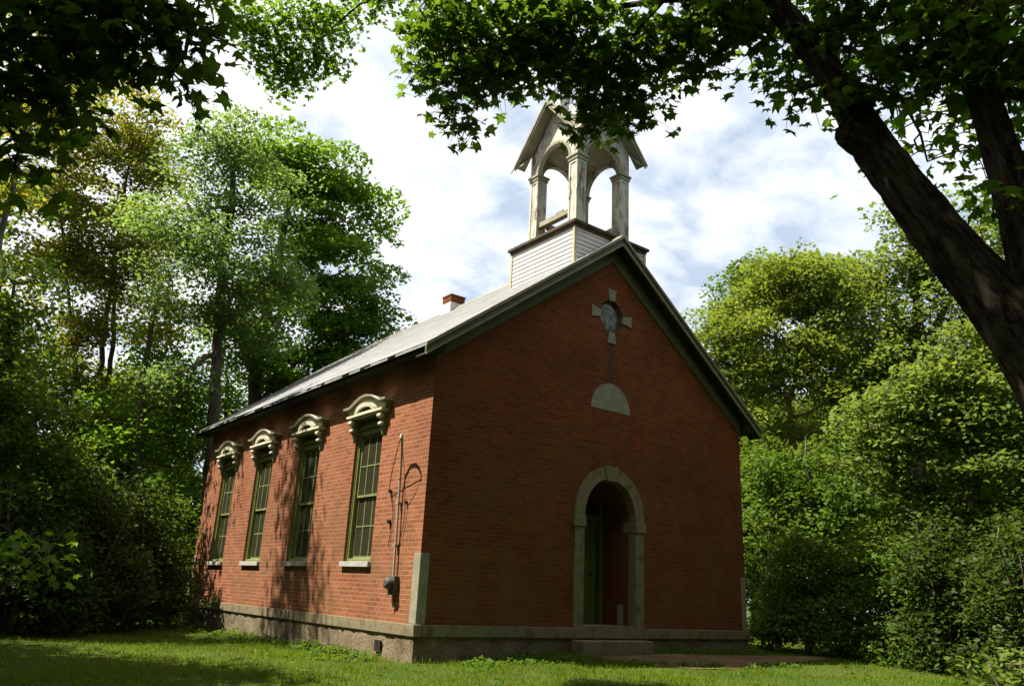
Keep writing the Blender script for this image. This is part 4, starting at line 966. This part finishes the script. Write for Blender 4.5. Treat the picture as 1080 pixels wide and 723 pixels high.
def maple(name, label, main, twigs, blobs, canopy, seed, size, per, spacing, sx=0.20, sz=0.10, sunny=None):
    rng = np.random.default_rng(seed)
    b0 = main[0][0]; base = np.array([b0[0], b0[1], b0[2]+0.2]); root = empty(name, tuple(base), label, 'tree')
    thick('trunk', [[(*p[:3], p[3]*0.9) for p in st] for st in main], 'ridged', root, base, seed)
    A = blob_points(blobs, spacing, rng, 0.0); SA = blob_points(sunny, 0.28, rng, 0.0) if sunny else np.zeros((0, 3)); Cn = blob_points(canopy, spacing*2.2, rng, 0.1)
    P, par, fix, nst, tips = skeleton(main+twigs, np.concatenate([A, Cn, SA]), 0.3, 0.1, 0.05, rng)
    fix2 = fix*np.where(np.arange(len(fix)) < 0, 1, 0.9)
    lm_ = limb_mesh('branches', P-base, par, fix2, nst, tips, 'bark_maple', root, 0.006, 0.45, 6)
    ni = len(A); T = P[tips]; dmin = np.min(np.linalg.norm(T[:, None]-A[None], axis=2), axis=1) < 0.02
    if sunny:
        dm2 = np.min(np.linalg.norm(T[:, None]-SA[None], axis=2), axis=1) < 0.02
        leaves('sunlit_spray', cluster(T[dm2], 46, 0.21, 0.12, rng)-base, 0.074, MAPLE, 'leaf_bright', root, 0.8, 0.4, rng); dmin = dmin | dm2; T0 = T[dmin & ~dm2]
    else: T0 = T[dmin]
    near = cluster(T0, per, sx, sz, rng)
    nn_ = near[::2]; jn = np.array([int(np.argmin(np.sum((T0-q)**2, axis=1))) for q in nn_]); A0 = T0[jn]; mid = (A0+nn_)/2+rng.normal(0, 0.015, nn_.shape)+[0, 0, 0.02]
    tv = []; tf = []
    for i_, (a_, m_, b_) in enumerate(zip(A0-base, mid-base, nn_-base)):
        for p_, r_ in ((a_, .005), (m_, .004), (b_, .002)):
            for aa in (0, 2.09, 4.19): tv.append((p_[0]+r_*math.cos(aa), p_[1]+r_*math.sin(aa), p_[2]))
        for l_ in range(2):
            for q_ in range(3): tf.append((i_*9+l_*3+q_, i_*9+l_*3+(q_+1) % 3, i_*9+l_*3+3+(q_+1) % 3, i_*9+l_*3+3+q_))
    raw_mesh('twigs', np.array(tv), np.array(tf), None, 'bark_maple', root)
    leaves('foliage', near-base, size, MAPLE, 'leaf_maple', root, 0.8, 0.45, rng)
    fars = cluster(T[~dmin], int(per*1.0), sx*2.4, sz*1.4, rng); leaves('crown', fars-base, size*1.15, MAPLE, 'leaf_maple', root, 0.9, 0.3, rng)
    return root
B0 = at(1240, 640, 6.3)
mainA = [(B0[0]+0.1, B0[1]-0.05, float(gz(B0[0], B0[1]))-0.2, .44), (*at(1205, 540, 6.4), .36), (*at(1152, 450, 6.5), .33), (*at(1095, 365, 6.7), .30), (*at(1043, 305, 6.9), .245), (*at(996, 250, 7.1), .205), (*at(950, 192, 7.4), .19), (*at(920, 150, 7.7), .19), (*at(902, 120, 7.9), .17), (*at(882, 85, 8.1), .135), (*at(850, 42, 8.5), .13), (*at(815, 0, 8.9), .12), (*at(760, -60, 9.5), .10), (*at(690, -130, 10.2), .08), (*at(600, -190, 11), .05)]
mainB = [(*at(1125, 390, 6.6), .24), (*at(1098, 300, 6.8), .19), (*at(1080, 235, 7.0), .165), (*at(1058, 165, 7.3), .15), (*at(1042, 115, 7.5), .13), (*at(1032, 70, 7.8), .12), (*at(1022, 10, 8.2), .11), (*at(1000, -80, 8.8), .09), (*at(960, -180, 9.5), .05)]
stub = [(*at(925, 162, 7.65), .15), (*at(905, 148, 7.6), .145), (*at(892, 140, 7.55), .125), (*at(888, 138, 7.53), .09)]
mainC = [(*at(1062, 95, 7.7), .05), (*at(1090, 105, 7.7), .045), (*at(1150, 100, 7.7), .03)]
tw = [[(*at(800, -15, 9.0), .06), (*at(700, 0, 9.4), .04), (*at(600, 15, 9.8), .025), (*at(500, 40, 10), .012)],
      [(*at(690, -130, 10.2), .06), (*at(560, -80, 11), .05), (*at(450, -40, 12), .035), (*at(385, 0, 12.6), .02), (*at(340, 40, 13), .01)],
      [(*at(880, 85, 8.1), .03), (*at(840, 95, 8.4), .02), (*at(835, 115, 8.5), .008)], [(*at(700, 0, 9.4), .03), (*at(650, 60, 9.5), .018), (*at(630, 120, 9.5), .008)],
      [(*at(500, 40, 10), .012), (*at(480, 90, 10), .008), (*at(480, 125, 10), .005)]]
bl = PB([(455, 25, 10, 24, 24, 2), (490, 30, 10.2, 40, 30, 1.5), (478, 75, 10, 40, 30, 1.3), (525, 65, 10, 32, 30, 1.3), (487, 112, 10, 26, 22), (492, 135, 10, 10, 8), (560, 30, 10, 45, 34, 1.4), (555, 75, 10, 22, 18), (610, 30, 9.8, 45, 32, 1.4), (600, 75, 9.6, 22, 18), (635, 75, 9.6, 36, 32, 1.2), (625, 130, 9.5, 16, 22), (650, 110, 9.5, 24, 16), (685, 60, 9.6, 36, 28), (685, 112, 9.5, 12, 16), (720, 30, 9.3, 42, 32, 1.3), (735, 70, 9.3, 20, 12), (770, 25, 9, 40, 30, 1.3), (810, 45, 8.8, 30, 32), (840, 90, 8.6, 16, 28), (842, 115, 8.5, 12, 10),
         (900, 20, 8.4, 40, 26, 1.3), (945, 25, 8.2, 36, 26, 1.3), (915, 92, 7.7, 20, 20), (955, 75, 8, 26, 20), (990, 35, 8, 36, 30), (985, 80, 8, 22, 16), (1030, 25, 7.8, 36, 30), (1060, 40, 7.7, 30, 34), (1010, 80, 7.6, 14, 14), (1065, 80, 7.7, 22, 12), (1075, 205, 6.8, 10, 8)])
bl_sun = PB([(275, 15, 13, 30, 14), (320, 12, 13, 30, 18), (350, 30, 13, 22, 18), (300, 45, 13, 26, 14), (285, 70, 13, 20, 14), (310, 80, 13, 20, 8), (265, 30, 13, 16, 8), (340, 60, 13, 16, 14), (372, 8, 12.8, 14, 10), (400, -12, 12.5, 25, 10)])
cano = [(-3.5, -8.5, 8.5, 3.0, 2.6, 1.6), (-6.3, -7.3, 10.2, 2.8, 2.0, 1.2), (-7.8, -7.6, 8.6, 1.6, 1.2, 0.8), (-7.0, -9.0, 9.5, 3.0, 2.5, 1.4), (-8.5, -6.5, 9.8, 2.5, 1.8, 1.1), (-2, -9, 6.5, 2, 2, 1.5)]
maple('maple_tree', 'big leaning maple with a forked trunk and sawn stub, leaves hanging across the top', [mainA, mainB, stub, mainC], tw, bl, cano, 61, 0.12, 13, 0.25, sunny=bl_sun)

# --- second maple: stands outside the frame on the left, its shaded leaves hang into the top left corner
L0 = (-15.2, -5.2)
main2 = [(L0[0], L0[1], float(gz(*L0))-0.2, .34), (-15.1, -5.2, 1.2, .29), (-14.8, -5.1, 3.2, .26), (-14.5, -4.8, 5.5, .21), (-14.2, -4.2, 8.0, .15), (-14.0, -3.6, 10.5, .07)]
main2b = [(-14.75, -5.1, 3.4, .16), (-13.6, -5.6, 4.4, .12), (-12.2, -6.0, 4.9, .07), (-10.9, -6.0, 4.6, .03)]
main2c = [(-14.4, -4.7, 5.8, .13), (-13.2, -3.4, 7.4, .09), (-12.0, -1.6, 8.6, .04)]
bl2 = PB([(20, 15, 6, 60, 34, 1.2), (90, 10, 6, 50, 28, 1.2), (150, 15, 6, 36, 24), (195, 25, 6, 24, 24), (185, 65, 6, 22, 16), (197, 88, 6, 8, 7), (110, 45, 6, 36, 20), (40, 62, 5.8, 38, 26), (12, 115, 5.7, 20, 30), (8, 170, 5.6, 14, 22), (222, 0, 6, 14, 6), (28, 150, 5.6, 12, 12), (60, 90, 5.8, 14, 14)])
can2 = [(-13.5, -5.5, 6.0, 2.6, 1.8, 1.2), (-13.0, -6.4, 6.6, 1.6, 1.3, 0.8), (-14.0, -2.8, 8.5, 2.6, 2.2, 1.8), (-15.5, -5.5, 8.0, 2.8, 2.6, 1.8), (-13.2, -1.5, 7.2, 2.0, 1.8, 1.2), (-14.5, -4.5, 10.5, 2.6, 2.4, 1.4), (-13.6, -4.8, 8.4, 1.8, 1.5, 1.2)]
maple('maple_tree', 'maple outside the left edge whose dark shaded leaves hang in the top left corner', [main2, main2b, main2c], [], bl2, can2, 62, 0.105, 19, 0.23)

# --- lawn
def grass():
    rng = np.random.default_rng(71); n = 520000
    x = rng.uniform(-13.5, 10, n); y = rng.uniform(-7.5, 15, n)
    d = np.hypot(x-CAM[0], y-CAM[1])
    keep = (rng.random(n) < np.minimum(1, (8.5/d)**1.3)) & (d > 5.0)
    keep &= ~((np.abs(x) < HW+0.03) & (y > -0.02) & (y < LN))
    keep &= ~((x > -1.0) & (x < 0.84) & (y > -0.37) & (y < 0))
    inp = np.zeros(n, bool); j = len(PATH)-1
    for i in range(len(PATH)):
        (xi, yi), (xj, yj) = PATH[i], PATH[j]
        c = ((yi > y) != (yj > y)); inp ^= c & (x < (xj-xi)*(y-yi)/(yj-yi+1e-9)+xi); j = i
    keep &= ~(inp & (rng.random(n) < 0.985))
    # view frustum with a margin
    v = np.stack([x-CAM[0], y-CAM[1], np.full(n, -1.1)], 1); zc = v@CF; xc = v@CR/np.maximum(zc, 0.01); keep &= (zc > 1) & (np.abs(xc) < 1.25)
    cl = np.sin(x*1.7+np.sin(y*1.3)*2)*np.sin(y*1.9+np.sin(x*0.9)*2); keep &= rng.random(n) < 0.72+0.28*cl
    keep &= ~((np.hypot((x+9.35)/1.3, y+1.6) < 0.45) & (rng.random(n) < 0.8)); x, y, cl = x[keep], y[keep], cl[keep]; n = len(x); z = gz(x, y)-0.005
    h = 0.052*(1+0.35*cl)*rng.uniform(0.5, 1.5, n); tall = rng.random(n) < 0.012; h[tall] *= 2.0
    # longer where the mower does not reach: along the walls
    near = (np.abs(x) < HW+0.30) & (y > -0.32); h[near] *= rng.uniform(1.0, 2.6, near.sum())
    a = rng.uniform(0, 6.283, n); w_ = 0.0035+0.0022*rng.random(n); lean = rng.uniform(0.15, 0.9, n)*h; la = rng.uniform(0, 6.283, n)
    sx, sy = np.cos(a)*w_, np.sin(a)*w_; lx, ly = np.cos(la)*lean, np.sin(la)*lean
    p = np.stack([x, y, z], 1)
    def o(u, v_, t): return p+np.stack([sx*u+lx*v_, sy*u+ly*v_, h*t], 1)
    V = np.stack([o(-1, 0, 0), o(1, 0, 0), o(.75, .3, .55), o(-.75, .3, .55), o(0, 1, 1)], 1).reshape(-1, 3)
    b = (np.arange(n)*5)[:, None]
    g = raw_mesh('grass', V, [b+np.array([[0, 1, 2, 3]]), b+np.array([[3, 2, 4]])], None, 'grass'); tag(g, 'short mown green grass covering the lawn', 'grass', kind='stuff')
    print('grass blades', n)
grass()
def weeds():
    """leafy ground cover along the foot of the foundation"""
    rng = np.random.default_rng(72); C = []
    def clump(x, y, r, h, n):
        p = rng.normal(0, 1, (n, 3)); p = p*np.minimum(1, 1.7/np.linalg.norm(p, axis=1))[:, None]
        q = np.stack([x+p[:, 0]*r, y+p[:, 1]*r, gz(x, y)+h*(0.15+0.85*rng.random(n))*np.exp(-(p[:, 0]**2+p[:, 1]**2)*0.45)], 1)
        q = q[~((np.abs(q[:, 0]) < HW+0.03) & (q[:, 1] > -0.03) & (q[:, 1] < LN))]; C.append(q)
    for i in range(26):
        yy = rng.uniform(0.6, LN+0.6); clump(-HW-rng.uniform(0.12, 0.45), yy, rng.uniform(0.12, 0.26), rng.uniform(0.08, 0.20), 70)
    for i in range(14): clump(-HW-rng.uniform(0.12, 0.7), rng.uniform(0.3, 3.2), rng.uniform(0.14, 0.24), rng.uniform(0.10, 0.22), 80)
    for i in range(16): clump(-HW-rng.uniform(0.1, 0.9), rng.uniform(8.5, LN+0.8), rng.uniform(0.16, 0.28), rng.uniform(0.10, 0.22), 80)
    for i in range(22): clump(rng.uniform(-4.1, -1.3), -rng.uniform(0.12, 1.0), rng.uniform(0.12, 0.24), rng.uniform(0.06, 0.15), 60)
    for i in range(14): clump(rng.uniform(1.1, 4.2), -rng.uniform(0.1, 0.35), rng.uniform(0.10, 0.2), rng.uniform(0.06, 0.14), 50)
    for i in range(16):
        t = rng.random(); clump(-1.1+t*3.6, -1.3-t*1.1-rng.uniform(0, .25), rng.uniform(0.10, 0.18), rng.uniform(0.04, 0.10), 45)
    for i in range(330):
        x_, y_ = rng.uniform(-11, 6), rng.uniform(-5.5, 9)
        if abs(x_) < HW+0.2 and y_ > -0.2 or (-1 < x_ < 6.8 and -2.4 < y_ < -0.3): continue
        clump(x_, y_, rng.uniform(0.04, 0.12), rng.uniform(0.03, 0.06), int(rng.integers(6, 26)))
    o = leaves('ground_cover', np.concatenate(C), 0.055, OVAL, 'leaf_mid', None, 0.8, 0.2, rng)
    tag(o, 'leafy weeds along the foot of the stone foundation and scattered in the lawn', 'weeds', kind='stuff')
weeds()
